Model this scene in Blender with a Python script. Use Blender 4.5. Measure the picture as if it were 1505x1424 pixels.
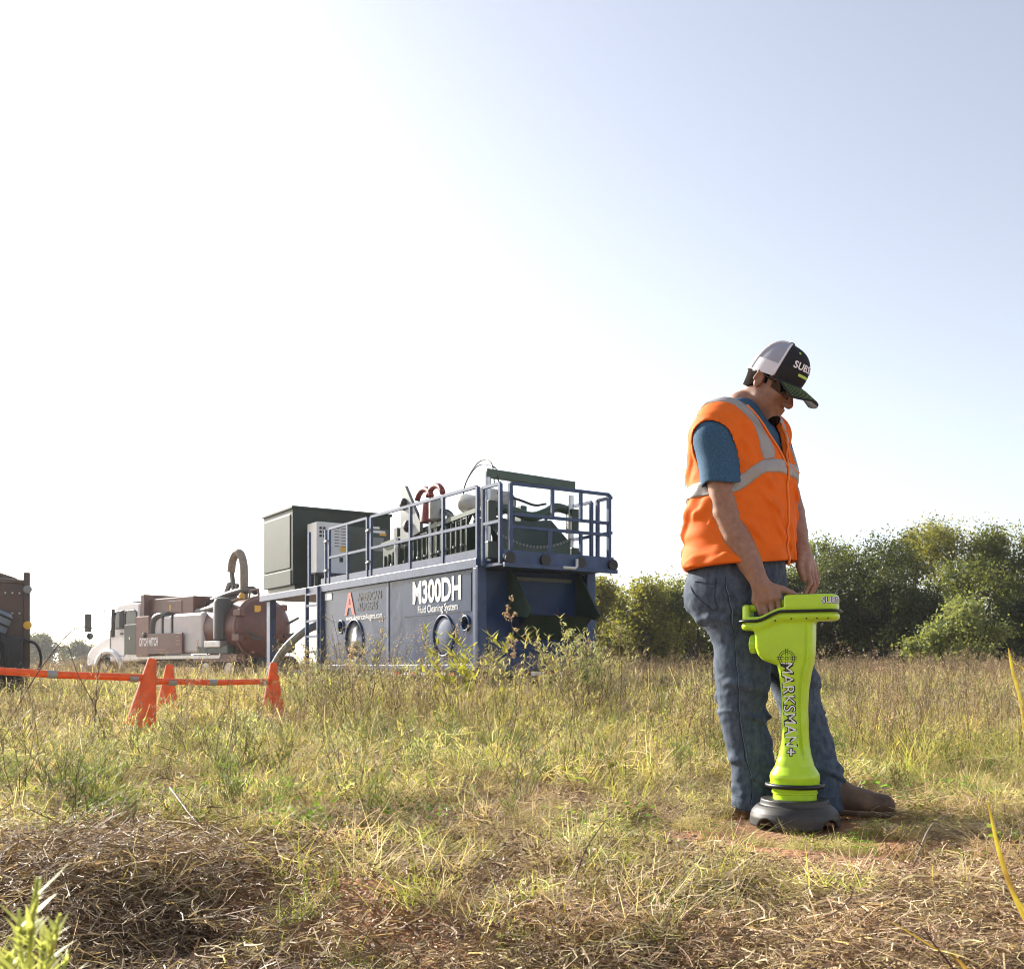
import bpy, math, random
import numpy as np
from mathutils import Matrix, Vector
from mathutils.bvhtree import BVHTree

for _o in list(bpy.data.objects):
    bpy.data.objects.remove(_o, do_unlink=True)
scene = bpy.context.scene
COL = scene.collection
R = math.radians

# ------------------------------------------------------------------ camera
CAM_Z, FPX, HZ, CX = 0.56, 1500.0, 980.0, 752.5      # focal length and horizon in pixels of the 1505 px wide photograph
cd = bpy.data.cameras.new('camera')
cam = bpy.data.objects.new('camera', cd)
COL.objects.link(cam)
cam.location = (0, 0, CAM_Z)
cam.rotation_euler = (R(90), 0, 0)
cd.sensor_width = 36.0
cd.lens = 36.0 * FPX / 1505.0
cd.shift_y = (HZ - 712.0) / 1505.0
cd.clip_start = 0.05
cd.clip_end = 3000
cd.dof.use_dof = True
cd.dof.focus_distance = 3.7
cd.dof.aperture_fstop = 11.0
scene.camera = cam

# ------------------------------------------------------------------ sky, sun, exposure
SUN_AZ, SUN_EL = -45.0, 24.0        # degrees; azimuth from the view direction, negative = left
world = bpy.data.worlds.new('World')
scene.world = world
world.use_nodes = True
wn = world.node_tree.nodes
wl = world.node_tree.links
bg = wn['Background']
sky = wn.new('ShaderNodeTexSky')
sky.sky_type = 'NISHITA'
sky.sun_disc = False
sky.sun_elevation = R(SUN_EL)
sky.sun_rotation = R(SUN_AZ)
sky.altitude = 200
sky.air_density = 1.0
sky.dust_density = 1.3
sky.ozone_density = 1.0
hsv = wn.new('ShaderNodeHueSaturation')       # thin high haze: a paler blue
hsv.inputs['Saturation'].default_value = 0.5
hsv.inputs['Hue'].default_value = 0.512
wl.new(sky.outputs['Color'], hsv.inputs['Color'])
wl.new(hsv.outputs['Color'], bg.inputs['Color'])
bg.inputs['Strength'].default_value = 0.09
sd = bpy.data.lights.new('sun', 'SUN')
sun = bpy.data.objects.new('sun', sd)
COL.objects.link(sun)
sd.energy = 5.0
sd.angle = R(0.55)
sd.color = (1.0, 0.93, 0.82)
_sv = Vector((math.sin(R(SUN_AZ)) * math.cos(R(SUN_EL)), math.cos(R(SUN_AZ)) * math.cos(R(SUN_EL)), math.sin(R(SUN_EL))))
sun.rotation_euler = (-_sv).to_track_quat('-Z', 'Y').to_euler()
sun.location = _sv * 60
scene.view_settings.view_transform = 'Standard'
scene.view_settings.look = 'None'
scene.view_settings.gamma = 1.0
scene.view_settings.exposure = 1.38
scene.cycles.max_bounces = 5
scene.cycles.diffuse_bounces = 2
scene.cycles.transparent_max_bounces = 12
scene.cycles.use_denoising = True
scene.cycles.adaptive_threshold = 0.02
scene.cycles.filter_width = 0.95

# ------------------------------------------------------------------ helpers
def P(px, py, Y):
    """the point at depth Y metres that the photograph shows at pixel (px, py)"""
    return np.array([(px - CX) / FPX * Y, Y, CAM_Z + (HZ - py) / FPX * Y])

MATS = {}
def mat(name, color, rough=0.6, metal=0.0, var=0.0, scale=8.0, color2=None, bump=0.0, bscale=60.0, spec=0.5, transl=0.0,
        coat=0.0, sss=0.0, stretch=None, objvar=0.0, emis=0.0, detail=5.0, bdist=0.01, tcol=None):
    """procedural material: noise between color and color2, optional bump, translucency for leaves"""
    if name in MATS:
        return MATS[name]
    m = bpy.data.materials.new(name)
    m.use_nodes = True
    nt = m.node_tree
    N, L = nt.nodes, nt.links
    b = N['Principled BSDF']
    b.inputs['Roughness'].default_value = rough
    b.inputs['Metallic'].default_value = metal
    b.inputs['Specular IOR Level'].default_value = spec
    b.inputs['Coat Weight'].default_value = coat
    if sss:
        b.inputs['Subsurface Weight'].default_value = sss
        b.inputs['Subsurface Radius'].default_value = (0.012, 0.005, 0.003)
        b.inputs['Subsurface Scale'].default_value = 1.0
    tc = N.new('ShaderNodeTexCoord')
    vec = tc.outputs['Object']
    if stretch:
        mp = N.new('ShaderNodeMapping')
        mp.inputs['Scale'].default_value = stretch
        L.new(vec, mp.inputs['Vector'])
        vec = mp.outputs['Vector']
    nz = N.new('ShaderNodeTexNoise')
    nz.inputs['Scale'].default_value = scale
    nz.inputs['Detail'].default_value = detail
    nz.inputs['Roughness'].default_value = 0.62
    L.new(vec, nz.inputs['Vector'])
    mx = N.new('ShaderNodeMix')
    mx.data_type = 'RGBA'
    c1 = tuple(color)
    c2 = tuple(color2) if color2 else tuple(max(0, c * (1 - var)) for c in color)
    mx.inputs['A'].default_value = (*c1, 1)
    mx.inputs['B'].default_value = (*c2, 1)
    rp = N.new('ShaderNodeMapRange')
    rp.inputs['From Min'].default_value = 0.36
    rp.inputs['From Max'].default_value = 0.66
    L.new(nz.outputs['Fac'], rp.inputs['Value'])
    L.new(rp.outputs['Result'], mx.inputs['Factor'])
    col = mx.outputs['Result']
    if objvar:
        oi = N.new('ShaderNodeObjectInfo')
        hs = N.new('ShaderNodeHueSaturation')
        mr = N.new('ShaderNodeMapRange')
        mr.inputs['To Min'].default_value = 1 - objvar
        mr.inputs['To Max'].default_value = 1 + objvar
        L.new(oi.outputs['Random'], mr.inputs['Value'])
        L.new(mr.outputs['Result'], hs.inputs['Value'])
        mr2 = N.new('ShaderNodeMapRange')
        mr2.inputs['To Min'].default_value = 0.5 - objvar * 0.06
        mr2.inputs['To Max'].default_value = 0.5 + objvar * 0.06
        ml = N.new('ShaderNodeMath'); ml.operation = 'FRACT'
        ml2 = N.new('ShaderNodeMath'); ml2.operation = 'MULTIPLY'; ml2.inputs[1].default_value = 7.31
        L.new(oi.outputs['Random'], ml2.inputs[0]); L.new(ml2.outputs[0], ml.inputs[0])
        L.new(ml.outputs[0], mr2.inputs['Value'])
        L.new(mr2.outputs['Result'], hs.inputs['Hue'])
        L.new(col, hs.inputs['Color'])
        col = hs.outputs['Color']
    L.new(col, b.inputs['Base Color'])
    if bump:
        n2 = N.new('ShaderNodeTexNoise')
        n2.inputs['Scale'].default_value = bscale
        n2.inputs['Detail'].default_value = 4
        L.new(vec, n2.inputs['Vector'])
        bp = N.new('ShaderNodeBump')
        bp.inputs['Strength'].default_value = bump
        bp.inputs['Distance'].default_value = bdist
        L.new(n2.outputs['Fac'], bp.inputs['Height'])
        L.new(bp.outputs['Normal'], b.inputs['Normal'])
    if emis:
        L.new(col, b.inputs['Emission Color'])
        b.inputs['Emission Strength'].default_value = emis
    if transl:
        tr = N.new('ShaderNodeBsdfTranslucent')
        if tcol:
            mm = N.new('ShaderNodeMix'); mm.data_type = 'RGBA'; mm.blend_type = 'MULTIPLY'
            mm.inputs['Factor'].default_value = 1.0
            mm.inputs['B'].default_value = (*tcol, 1)
            L.new(col, mm.inputs['A'])
            L.new(mm.outputs['Result'], tr.inputs['Color'])
        else:
            L.new(col, tr.inputs['Color'])
        ms = N.new('ShaderNodeMixShader')
        ms.inputs['Fac'].default_value = transl
        L.new(b.outputs['BSDF'], ms.inputs[1])
        L.new(tr.outputs['BSDF'], ms.inputs[2])
        L.new(ms.outputs['Shader'], N['Material Output'].inputs['Surface'])
    MATS[name] = m
    return m

def tag(o, label=None, cat=None, group=None, kind=None):
    if label: o['label'] = label
    if cat: o['category'] = cat
    if group: o['group'] = group
    if kind: o['kind'] = kind
    return o

def mesh_obj(name, v, f, m, parent=None, smooth=False, bevel=0.0, subsurf=0, angle=None):
    me = bpy.data.meshes.new(name)
    if isinstance(v, np.ndarray):
        v = v.tolist()
    if isinstance(f, np.ndarray):
        f = f.tolist()
    me.from_pydata(v, [], f)
    me.materials.append(m)
    if smooth:
        me.polygons.foreach_set('use_smooth', np.ones(len(me.polygons), dtype=bool))
        if angle:
            me.set_sharp_from_angle(angle=R(angle))
    me.update()
    o = bpy.data.objects.new(name, me)
    COL.objects.link(o)
    if parent is not None:
        o.parent = parent
    if bevel:
        b = o.modifiers.new('bevel', 'BEVEL')
        b.width = bevel
        b.segments = 2
        b.limit_method = 'ANGLE'
    return o

def thing(name, label, cat, loc=(0, 0, 0), rz=0.0, group=None):
    o = bpy.data.objects.new(name, None)
    o.empty_display_size = 0.2
    COL.objects.link(o)
    o.location = loc
    o.rotation_euler = (0, 0, R(rz))
    return tag(o, label, cat, group)

class MB:
    """collects boxes, tubes, lathes and prisms into one mesh"""
    def __init__(s):
        s.v, s.f = [], []
    def add(s, v, f):
        n = len(s.v)
        s.v += [tuple(map(float, p)) for p in v]
        s.f += [tuple(i + n for i in q) for q in f]
        return s
    def box(s, x0, x1, y0, y1, z0, z1):
        v = [(x, y, z) for z in (z0, z1) for y in (y0, y1) for x in (x0, x1)]
        return s.add(v, [(0, 2, 3, 1), (4, 5, 7, 6), (0, 1, 5, 4), (2, 6, 7, 3), (0, 4, 6, 2), (1, 3, 7, 5)])
    def beam(s, a, b, w, h=None, up=(0, 0, 1)):
        a, b = Vector(a), Vector(b)
        h = w if h is None else h
        d = (b - a).normalized()
        u = Vector(up)
        if abs(d.dot(u)) > 0.95:
            u = Vector((1, 0, 0))
        sx = d.cross(u).normalized() * (w / 2)
        sy = sx.cross(d).normalized() * (h / 2)
        v = [p + i * sx + j * sy for p in (a, b) for i, j in ((-1, -1), (1, -1), (1, 1), (-1, 1))]
        return s.add(v, [(3, 2, 1, 0), (4, 5, 6, 7), (0, 1, 5, 4), (1, 2, 6, 5), (2, 3, 7, 6), (3, 0, 4, 7)])
    def path(s, pts, r, n=8, cap=True):
        pts = [Vector(p) for p in pts]
        k = len(pts)
        rr = list(r) if hasattr(r, '__len__') else [r] * k
        v, f = [], []
        prev = None
        for i, p in enumerate(pts):
            t = (pts[min(i + 1, k - 1)] - pts[max(i - 1, 0)]).normalized()
            if prev is None:
                u = Vector((0, 0, 1)) if abs(t.z) < 0.9 else Vector((1, 0, 0))
                a = t.cross(u).normalized()
            else:
                a = (prev - t * prev.dot(t)).normalized()
            prev = a
            b = t.cross(a)
            for j in range(n):
                q = 2 * math.pi * j / n
                v.append(p + (a * math.cos(q) + b * math.sin(q)) * rr[i])
        for i in range(k - 1):
            for j in range(n):
                j2 = (j + 1) % n
                f.append((i * n + j, i * n + j2, (i + 1) * n + j2, (i + 1) * n + j))
        if cap:
            f.append(tuple(range(n - 1, -1, -1)))
            f.append(tuple((k - 1) * n + j for j in range(n)))
        return s.add(v, f)
    def tube(s, a, b, r, n=10, r2=None):
        return s.path([a, b], [r, r if r2 is None else r2], n)
    def lathe(s, prof, n=24, M=None, c=(0, 0, 0)):
        """prof: (radius, height) pairs about local z"""
        v, f = [], []
        M = M or Matrix.Identity(4)
        for r, z in prof:
            for j in range(n):
                q = 2 * math.pi * j / n
                v.append((M @ Vector((r * math.cos(q), r * math.sin(q), z))) + Vector(c))
        for i in range(len(prof) - 1):
            for j in range(n):
                j2 = (j + 1) % n
                f.append((i * n + j, i * n + j2, (i + 1) * n + j2, (i + 1) * n + j))
        f.append(tuple(range(n - 1, -1, -1)))
        f.append(tuple((len(prof) - 1) * n + j for j in range(n)))
        return s.add(v, f)
    def prism(s, poly, fn):
        """poly: 2D outline; fn(a, b, side) -> 3D point for side 0 / 1"""
        n = len(poly)
        v = [fn(a, b, 0) for a, b in poly] + [fn(a, b, 1) for a, b in poly]
        f = [tuple(range(n - 1, -1, -1)), tuple(range(n, 2 * n))]
        f += [(i, (i + 1) % n, n + (i + 1) % n, n + i) for i in range(n)]
        return s.add(v, f)
    def build(s, name, m, parent=None, smooth=False, bevel=0.0, angle=None):
        return mesh_obj(name, s.v, s.f, m, parent, smooth, bevel, angle=angle)

AXX = Matrix.Rotation(R(90), 4, 'Y')     # lathe axis along +x
AXY = Matrix.Rotation(R(-90), 4, 'X')    # lathe axis along +y

def spline(pts, n=24):
    """Catmull-Rom through the points"""
    pts = [np.array(p, float) for p in pts]
    p = [2 * pts[0] - pts[1]] + pts + [2 * pts[-1] - pts[-2]]
    out = []
    m = max(2, n // (len(pts) - 1))
    for i in range(1, len(p) - 2):
        for t in np.linspace(0, 1, m, endpoint=False):
            a, b, c, d = p[i - 1], p[i], p[i + 1], p[i + 2]
            out.append(0.5 * ((2 * b) + (-a + c) * t + (2 * a - 5 * b + 4 * c - d) * t * t + (-a + 3 * b - 3 * c + d) * t ** 3))
    out.append(pts[-1])
    return out

def text_mesh(s, size=1.0, shear=0.0, offset=0.0, extrude=0.0, spacing=1.0, align='CENTER', xs=1.0):
    """vertices (x right, y up, z out) and faces of a line of text"""
    cu = bpy.data.curves.new('lettering', 'FONT')
    cu.body = s
    cu.size = size
    cu.shear = shear
    cu.offset = offset
    cu.extrude = extrude
    cu.space_character = spacing
    cu.align_x = align
    cu.align_y = 'CENTER'
    cu.resolution_u = 4
    o = bpy.data.objects.new('lettering', cu)
    COL.objects.link(o)
    dg = bpy.context.evaluated_depsgraph_get()
    me = bpy.data.meshes.new_from_object(o.evaluated_get(dg))
    v = np.array([tuple(q.co) for q in me.vertices]) if len(me.vertices) else np.zeros((0, 3))
    f = [tuple(p.vertices) for p in me.polygons]
    bpy.data.objects.remove(o, do_unlink=True)
    bpy.data.curves.remove(cu)
    bpy.data.meshes.remove(me)
    if len(v):
        v[:, 0] *= xs
    return v, f

def sines(seed, freq, n=7, aniso=(1, 1, 1)):
    """smooth pseudo-noise: a few warped sine waves; returns fn(x, y, z) about in -1..1"""
    rg = np.random.RandomState(seed)
    D = rg.normal(size=(n, 3))
    D /= np.linalg.norm(D, axis=1)[:, None]
    D = D * np.array(aniso) * freq * rg.uniform(0.6, 1.7, (n, 1))
    ph = rg.uniform(0, 6.28, n)
    def fn(x, y, z):
        s = 0
        w = 0
        for d, p in zip(D, ph):
            a = d[0] * x + d[1] * y + d[2] * z + p + 0.9 * w
            w = np.sin(a)
            s = s + w
        return s / (n ** 0.5 * 1.2)
    return fn

def wrinkle(seed, freq, axis, spread=.3, n=9):
    """irregular cloth folds: waves whose directions scatter about one axis"""
    rg = np.random.RandomState(seed)
    ax = np.array(axis, float); ax /= np.linalg.norm(ax)
    D = ax + rg.normal(0, spread, (n, 3))
    D *= freq * rg.uniform(.45, 1.7, (n, 1))
    ph = rg.uniform(0, 6.28, n)
    def fn(x, y, z):
        s, w = 0, 0
        for d, q in zip(D, ph):
            w = np.sin(d[0] * x + d[1] * y + d[2] * z + q + .8 * w)
            s = s + w
        return s / (n ** .5)
    return fn

def smoothstep(a, b, x):
    t = np.clip((x - a) / (b - a), 0, 1)
    return t * t * (3 - 2 * t)

# ------------------------------------------------------------------ signed-distance modelling (people and moulded plastic)
def smin(a, b, k):
    if np.isscalar(k) and k <= 0:
        return np.minimum(a, b)
    h = np.clip(0.5 + 0.5 * (b - a) / k, 0, 1)
    return b * (1 - h) + a * h - k * h * (1 - h)

def smax(a, b, k):
    return -smin(-a, -b, k)

class Field:
    def __init__(s, lo, hi, h):
        s.lo, s.h = np.array(lo, float), h
        s.n = np.ceil((np.array(hi) - s.lo) / h).astype(int) + 1
        s.ax = [(s.lo[i] + np.arange(s.n[i]) * h).astype(np.float32) for i in range(3)]
        s.F = np.full(s.n, 0.5, dtype=np.float32)
    def sub(s, lo=None, hi=None):
        sl = []
        for i in range(3):
            a = 0 if lo is None else int(np.clip((lo[i] - s.lo[i]) / s.h, 0, s.n[i]))
            b = s.n[i] if hi is None else int(np.clip((hi[i] - s.lo[i]) / s.h + 2, 0, s.n[i]))
            sl.append(slice(a, b))
        X = s.ax[0][sl[0]][:, None, None]
        Y = s.ax[1][sl[1]][None, :, None]
        Z = s.ax[2][sl[2]][None, None, :]
        return tuple(sl), X, Y, Z
    def all(s):
        return s.sub()
    def cone(s, a, b, ra, rb, k=0.02, op='add', pad=0.06, flat=None):
        """round cone from a to b; flat=(axis vector, factor) squashes it"""
        a, b = np.array(a, float), np.array(b, float)
        m = max(ra, rb) + pad
        sl, X, Y, Z = s.sub(np.minimum(a, b) - m, np.maximum(a, b) + m)
        ba = b - a
        q = float(ba @ ba) + 1e-12
        px, py, pz = X - a[0], Y - a[1], Z - a[2]
        t = np.clip((px * ba[0] + py * ba[1] + pz * ba[2]) / q, 0, 1)
        dx, dy, dz = px - t * ba[0], py - t * ba[1], pz - t * ba[2]
        if flat:
            ax, fc = np.array(flat[0], float), flat[1]
            ax /= np.linalg.norm(ax)
            e = dx * ax[0] + dy * ax[1] + dz * ax[2]
            g = (1 / fc - 1) * e
            dx, dy, dz = dx + g * ax[0], dy + g * ax[1], dz + g * ax[2]
        d = np.sqrt(dx * dx + dy * dy + dz * dz) - (ra + (rb - ra) * t)
        s.F[sl] = smin(s.F[sl], d, k) if op == 'add' else smax(s.F[sl], -d, k)
        return s
    def chain(s, pts, k=0.02, pad=0.06, ki=0.004):
        """a limb: tapered segments joined without bulges, then blended into the field"""
        P0 = np.array([p for p, _ in pts], float)
        m = max(r for _, r in pts) + pad
        sl, X, Y, Z = s.sub(P0.min(0) - m, P0.max(0) + m)
        D = None
        for (a, ra), (b, rb) in zip(pts[:-1], pts[1:]):
            a, b = np.array(a, float), np.array(b, float)
            ba = b - a
            px, py, pz = X - a[0], Y - a[1], Z - a[2]
            t = np.clip((px * ba[0] + py * ba[1] + pz * ba[2]) / (float(ba @ ba) + 1e-12), 0, 1)
            d = np.sqrt((px - t * ba[0]) ** 2 + (py - t * ba[1]) ** 2 + (pz - t * ba[2]) ** 2) - (ra + (rb - ra) * t)
            D = d if D is None else smin(D, d, ki)
        s.F[sl] = smin(s.F[sl], D, k)
        return s
    def ell(s, c, r, M=None, k=0.02, op='add', pad=0.05):
        """ellipsoid, M: 3x3 whose rows are its axes"""
        c, r = np.array(c, float), np.array(r, float)
        m = r.max() + pad
        sl, X, Y, Z = s.sub(c - m, c + m)
        x, y, z = X - c[0], Y - c[1], Z - c[2]
        if M is not None:
            x, y, z = (M[0][0] * x + M[0][1] * y + M[0][2] * z, M[1][0] * x + M[1][1] * y + M[1][2] * z, M[2][0] * x + M[2][1] * y + M[2][2] * z)
        k0 = np.sqrt((x / r[0]) ** 2 + (y / r[1]) ** 2 + (z / r[2]) ** 2) + 1e-9
        k1 = np.sqrt((x / r[0] ** 2) ** 2 + (y / r[1] ** 2) ** 2 + (z / r[2] ** 2) ** 2) + 1e-9
        d = k0 * (k0 - 1) / k1
        s.F[sl] = smin(s.F[sl], d, k) if op == 'add' else smax(s.F[sl], -d, k)
        return s
    def mesh(s, G=None, smooth=1):
        """surface nets"""
        F = s.F if G is None else G
        ins = F < 0
        c = [ins[i:ins.shape[0] - 1 + i, j:ins.shape[1] - 1 + j, k:ins.shape[2] - 1 + k] for i in (0, 1) for j in (0, 1) for k in (0, 1)]
        cnt = sum(q.astype(np.int8) for q in c)
        act = (cnt > 0) & (cnt < 8)
        idx = np.argwhere(act)
        num = np.full(act.shape, -1, dtype=np.int64)
        num[act] = np.arange(len(idx))
        acc = np.zeros((len(idx), 3))
        w = np.zeros(len(idx))
        i, j, k = idx.T
        cor = [(a, b, d) for a in (0, 1) for b in (0, 1) for d in (0, 1)]
        val = {q: F[i + q[0], j + q[1], k + q[2]].astype(float) for q in cor}
        for q in cor:
            for a in range(3):
                if q[a] == 0:
                    p = list(q); p[a] = 1; p = tuple(p)
                    v0, v1 = val[q], val[p]
                    x = (v0 < 0) != (v1 < 0)
                    t = np.where(x, v0 / np.where(x, v0 - v1, 1), 0)
                    for e in range(3):
                        acc[:, e] += np.where(x, q[e] + (t if e == a else 0), 0)
                    w += x
        V = s.lo + (idx + acc / w[:, None]) * s.h
        Q = []
        for a in range(3):
            b, d = (a + 1) % 3, (a + 2) % 3
            A = [slice(None)] * 3
            B = [slice(None)] * 3
            A[a] = slice(0, -1); B[a] = slice(1, None)
            cr = ins[tuple(A)] != ins[tuple(B)]
            e = np.argwhere(cr)
            e = e[(e[:, b] > 0) & (e[:, d] > 0) & (e[:, b] < F.shape[b] - 1) & (e[:, d] < F.shape[d] - 1)]
            if not len(e):
                continue
            def at(ob, od):
                g = e.copy(); g[:, b] += ob; g[:, d] += od
                return num[g[:, 0], g[:, 1], g[:, 2]]
            q = np.stack([at(-1, -1), at(0, -1), at(0, 0), at(-1, 0)], 1)
            fl = ~ins[e[:, 0], e[:, 1], e[:, 2]]
            q[fl] = q[fl][:, ::-1]
            Q.append(q)
        Q = np.concatenate(Q)
        Q = Q[(Q >= 0).all(1)]
        for _ in range(smooth):
            S = np.zeros_like(V); n = np.zeros(len(V))
            for e in range(4):
                for o in (1, 3):
                    np.add.at(S, Q[:, e], V[Q[:, (e + o) % 4]])
                    np.add.at(n, Q[:, e], 1)
            V = 0.5 * V + 0.5 * S / np.maximum(n, 1)[:, None]
        return V, Q
# ------------------------------------------------------------------ ground
def gz(x, y):
    x = np.asarray(x, float); y = np.asarray(y, float)
    z = -.10 * smoothstep(5.0, 8.5, y)
    z = z + .035 * np.sin(x * .9 + 1.3 * np.sin(y * .35)) * smoothstep(4.5, 8, y) + .02 * np.sin(y * 1.7 + x * .6) * smoothstep(4.2, 7, y)
    bumps = .012 * np.sin(x * 9.1 + 2 * np.sin(y * 4.3)) + .010 * np.sin(y * 11.7 + 1.7 * np.sin(x * 5.2)) + .007 * np.sin(x * 23 + y * 17)
    z = z + bumps * smoothstep(.25, .7, np.hypot(x - 1.0, (y - 3.66) * 1.2))
    yb = np.interp(x, [-1.6, -.7, -.25, .1, .5, 1.2], [2.62, 2.55, 2.30, 2.06, 1.9, 1.6]) + .05 * np.sin(x * 7)
    z = z + .03 * np.exp(-((y - yb - .12) / .16) ** 2) * (x < .2)
    z = z - .13 * smoothstep(.05, -.45, y - yb)
    return z
M_soil = mat('red_soil', (0.38, 0.175, 0.090), 0.95, color2=(0.26, 0.155, 0.090), scale=2.4, bump=0.8, bscale=45, bdist=0.02, spec=0.2, detail=9)
xs = np.concatenate([np.linspace(-400, -14, 14), np.linspace(-12, 12, 241), np.linspace(14, 400, 14)])
ysg = np.concatenate([np.linspace(-30, .4, 8), np.linspace(.6, 6, 110), np.linspace(6.1, 24, 90), np.linspace(25, 70, 30), np.linspace(80, 900, 16)])
XX, YY = np.meshgrid(xs, ysg)
ZZ = gz(np.clip(XX, -14, 14), YY)
far = smoothstep(60, 200, YY)
ZZ = ZZ - .0 * far
V = np.stack([XX, YY, ZZ], -1).reshape(-1, 3)
nx, ny = len(xs), len(ysg)
ii = (np.arange(ny - 1)[:, None] * nx + np.arange(nx - 1)[None, :]).reshape(-1)
F = np.stack([ii, ii + 1, ii + nx + 1, ii + nx], 1)
gr = mesh_obj('ground', V, F, M_soil, None, True)
tag(gr, 'red-brown soil of the field', 'ground', kind='structure')
# ------------------------------------------------------------------ fluid cleaning unit on its trailer
M_blue = mat('blue_steel', (0.018, 0.042, 0.115), 0.28, var=0.3, scale=1.3, bump=0.35, bscale=1.6, bdist=0.05, spec=0.14)
M_bluer = mat('blue_rail', (0.050, 0.085, 0.185), 0.42, var=0.35, scale=5, spec=0.3)
M_grn = mat('green_steel', (0.045, 0.085, 0.058), 0.45, var=0.25, scale=3, bump=0.05, bscale=12)
M_grn2 = mat('dark_green_steel', (0.026, 0.050, 0.034), 0.45, var=0.3, scale=4)
M_cabn = mat('cabinet_green', (0.014, 0.029, 0.021), 0.5, var=0.25, scale=2, bump=.04, bscale=6, spec=.25)
M_wht = mat('white_enamel', (0.66, 0.67, 0.66), 0.4, var=0.1, scale=3)
M_mot = mat('motor_white', (0.40, 0.41, 0.38), 0.4, var=0.15, scale=9)
M_blk = mat('black_rubber_hose', (0.014, 0.014, 0.015), 0.55, var=0.3)
M_red = mat('red_hose', (0.22, 0.022, 0.022), 0.45, var=0.25, scale=15)
M_chr = mat('bright_steel', (0.55, 0.55, 0.55), 0.3, metal=0.8, var=0.2, scale=20)
M_lampr = mat('tape_red', (0.55, 0.045, 0.02), 0.5, var=0.1)
M_lampw = mat('tape_white', (0.75, 0.75, 0.72), 0.5, var=0.1)
M_tyre = mat('tyre', (0.02, 0.02, 0.02), 0.85, var=0.3, scale=20)
M_yel = mat('yellow_sticker', (0.75, 0.42, 0.04), 0.6)
M_ink = mat('sticker_ink', (0.03, 0.03, 0.035), 0.7)
M_gry = mat('grey_plate', (0.20, 0.225, 0.225), 0.4, var=0.2, scale=5)
T = thing('fluid_cleaning_unit', 'blue tank unit with railed top deck and green machinery, lettered M300DH', 'machine', (-.5, 15.15, -.1), 123)
TZ = .10     # the unit stands on ground a little lower than the man's
def tpart(name, m, mb, parent=None, smooth=False, bevel=0.0, angle=None):
    mb.v = [(a, b, c + TZ) for a, b, c in mb.v]
    return mb.build(name, m, parent or T, smooth, bevel, angle)
W = -2.12
# tank: side wall with two sight holes cut, as a grid of panels
def tank_side():
    mb = MB()
    holes = [(4.42, 1.05, .36), (5.02, 1.32, .105), (.36, 1.22, .10), (1.05, 1.05, .30)]
    # fan each hole inside its own rectangle, fill the rest with rectangles
    xs = [0, .12, .36 - .16, .36 + .16, 1.05 - .36, 1.05 + .36, 4.0, 4.84, 4.86, 5.18, 5.95]
    zs = [.58, 2.03]
    rect = [(.36 - .16, .36 + .16, 1.06, 1.38, 2), (1.05 - .36, 1.05 + .36, .69, 1.41, 3), (4.0, 4.84, .63, 1.47, 0), (4.86, 5.18, 1.16, 1.48, 1)]
    cols = sorted(set([0, 5.95] + [r[0] for r in rect] + [r[1] for r in rect]))
    for a, b in zip(cols[:-1], cols[1:]):
        rr = [r for r in rect if abs(r[0] - a) < 1e-6 and abs(r[1] - b) < 1e-6]
        spans = [(.58, 2.03)]
        if rr:
            r = rr[0]
            spans = [(.58, r[2]), (r[3], 2.03)]
            hx, hz, hr = holes[r[4]]
            n = 32
            ring_, sq = [], []
            for i in range(n):
                t = 2 * math.pi * i / n + math.pi / 4
                c, s = math.cos(t), math.sin(t)
                k = max(abs(c), abs(s))
                cx_, cz_ = (a + b) / 2, (r[2] + r[3]) / 2
                sq.append((cx_ + c / k * (b - a) / 2, 0, cz_ + s / k * (r[3] - r[2]) / 2))
                ring_.append((hx + hr * c, 0, hz + hr * s))
            back = [(x, -.10, z) for x, _, z in ring_]
            v = sq + ring_ + back
            f = [(i, (i + 1) % n, n + (i + 1) % n, n + i) for i in range(n)] + [(n + i, n + (i + 1) % n, 2 * n + (i + 1) % n, 2 * n + i) for i in range(n)]
            mb.add(v, [q[::-1] for q in f])
        for z0, z1 in spans:
            mb.add([(a, 0, z0), (b, 0, z0), (b, 0, z1), (a, 0, z1)], [(3, 2, 1, 0)])
    return mb
tk = tpart('tank', M_blue, tank_side())
shellm = MB()
shellm.box(.02, 5.93, W, -.10, .60, 2.01)
tpart('tank_body', M_blue, shellm, tk)
for (x, z, r) in ((4.42, 1.05, .38), (1.05, 1.05, .32), (.36, 1.22, .112), (5.02, 1.32, .118)):
    ri = MB().path([(x + r * math.cos(a), .012, z + r * math.sin(a)) for a in np.linspace(0, 2 * math.pi, 41)], .018, 6, False)
    tpart('manhole_ring', M_bluer, ri, tk, True)
for (x, z, r) in ((4.42, 1.05, .355),):
    tpart('manhole_dish', M_chr, MB().lathe([(r, 0), (r * .8, -.05), (r * .4, -.08), (.01, -.09)], 28, AXY, (x, -.012, z)), tk, True)
tpart('manhole_cover', M_bluer, MB().lathe([(.30, -.03), (.29, .0), (.26, .012), (.05, .02), (.01, .02)], 32, AXY, (1.05, -.008, 1.05)), tk, True, angle=40)
for x in (-.02, 2.98, 5.90):
    tpart('tank_stiffener', M_bluer, MB().box(x, x + .09, -.02, .055 if x != 2.98 else .012, .56, 2.03), tk, bevel=.006)
tpart('tank_sill', M_bluer, MB().box(-.03, 5.98, W - .03, .05, .50, .60), None, bevel=.01)
tpart('deck_edge', M_bluer, MB().box(-.02, 9.5, -.08, .05, 2.03, 2.17), None, bevel=.006)
tpart('deck_edge', M_bluer, MB().box(-.02, 9.5, W, W + .1, 2.03, 2.17), None, bevel=.006)
tpart('deck', M_bluer, MB().box(.0, 9.48, W + .1, -.08, 2.06, 2.12))
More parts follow.
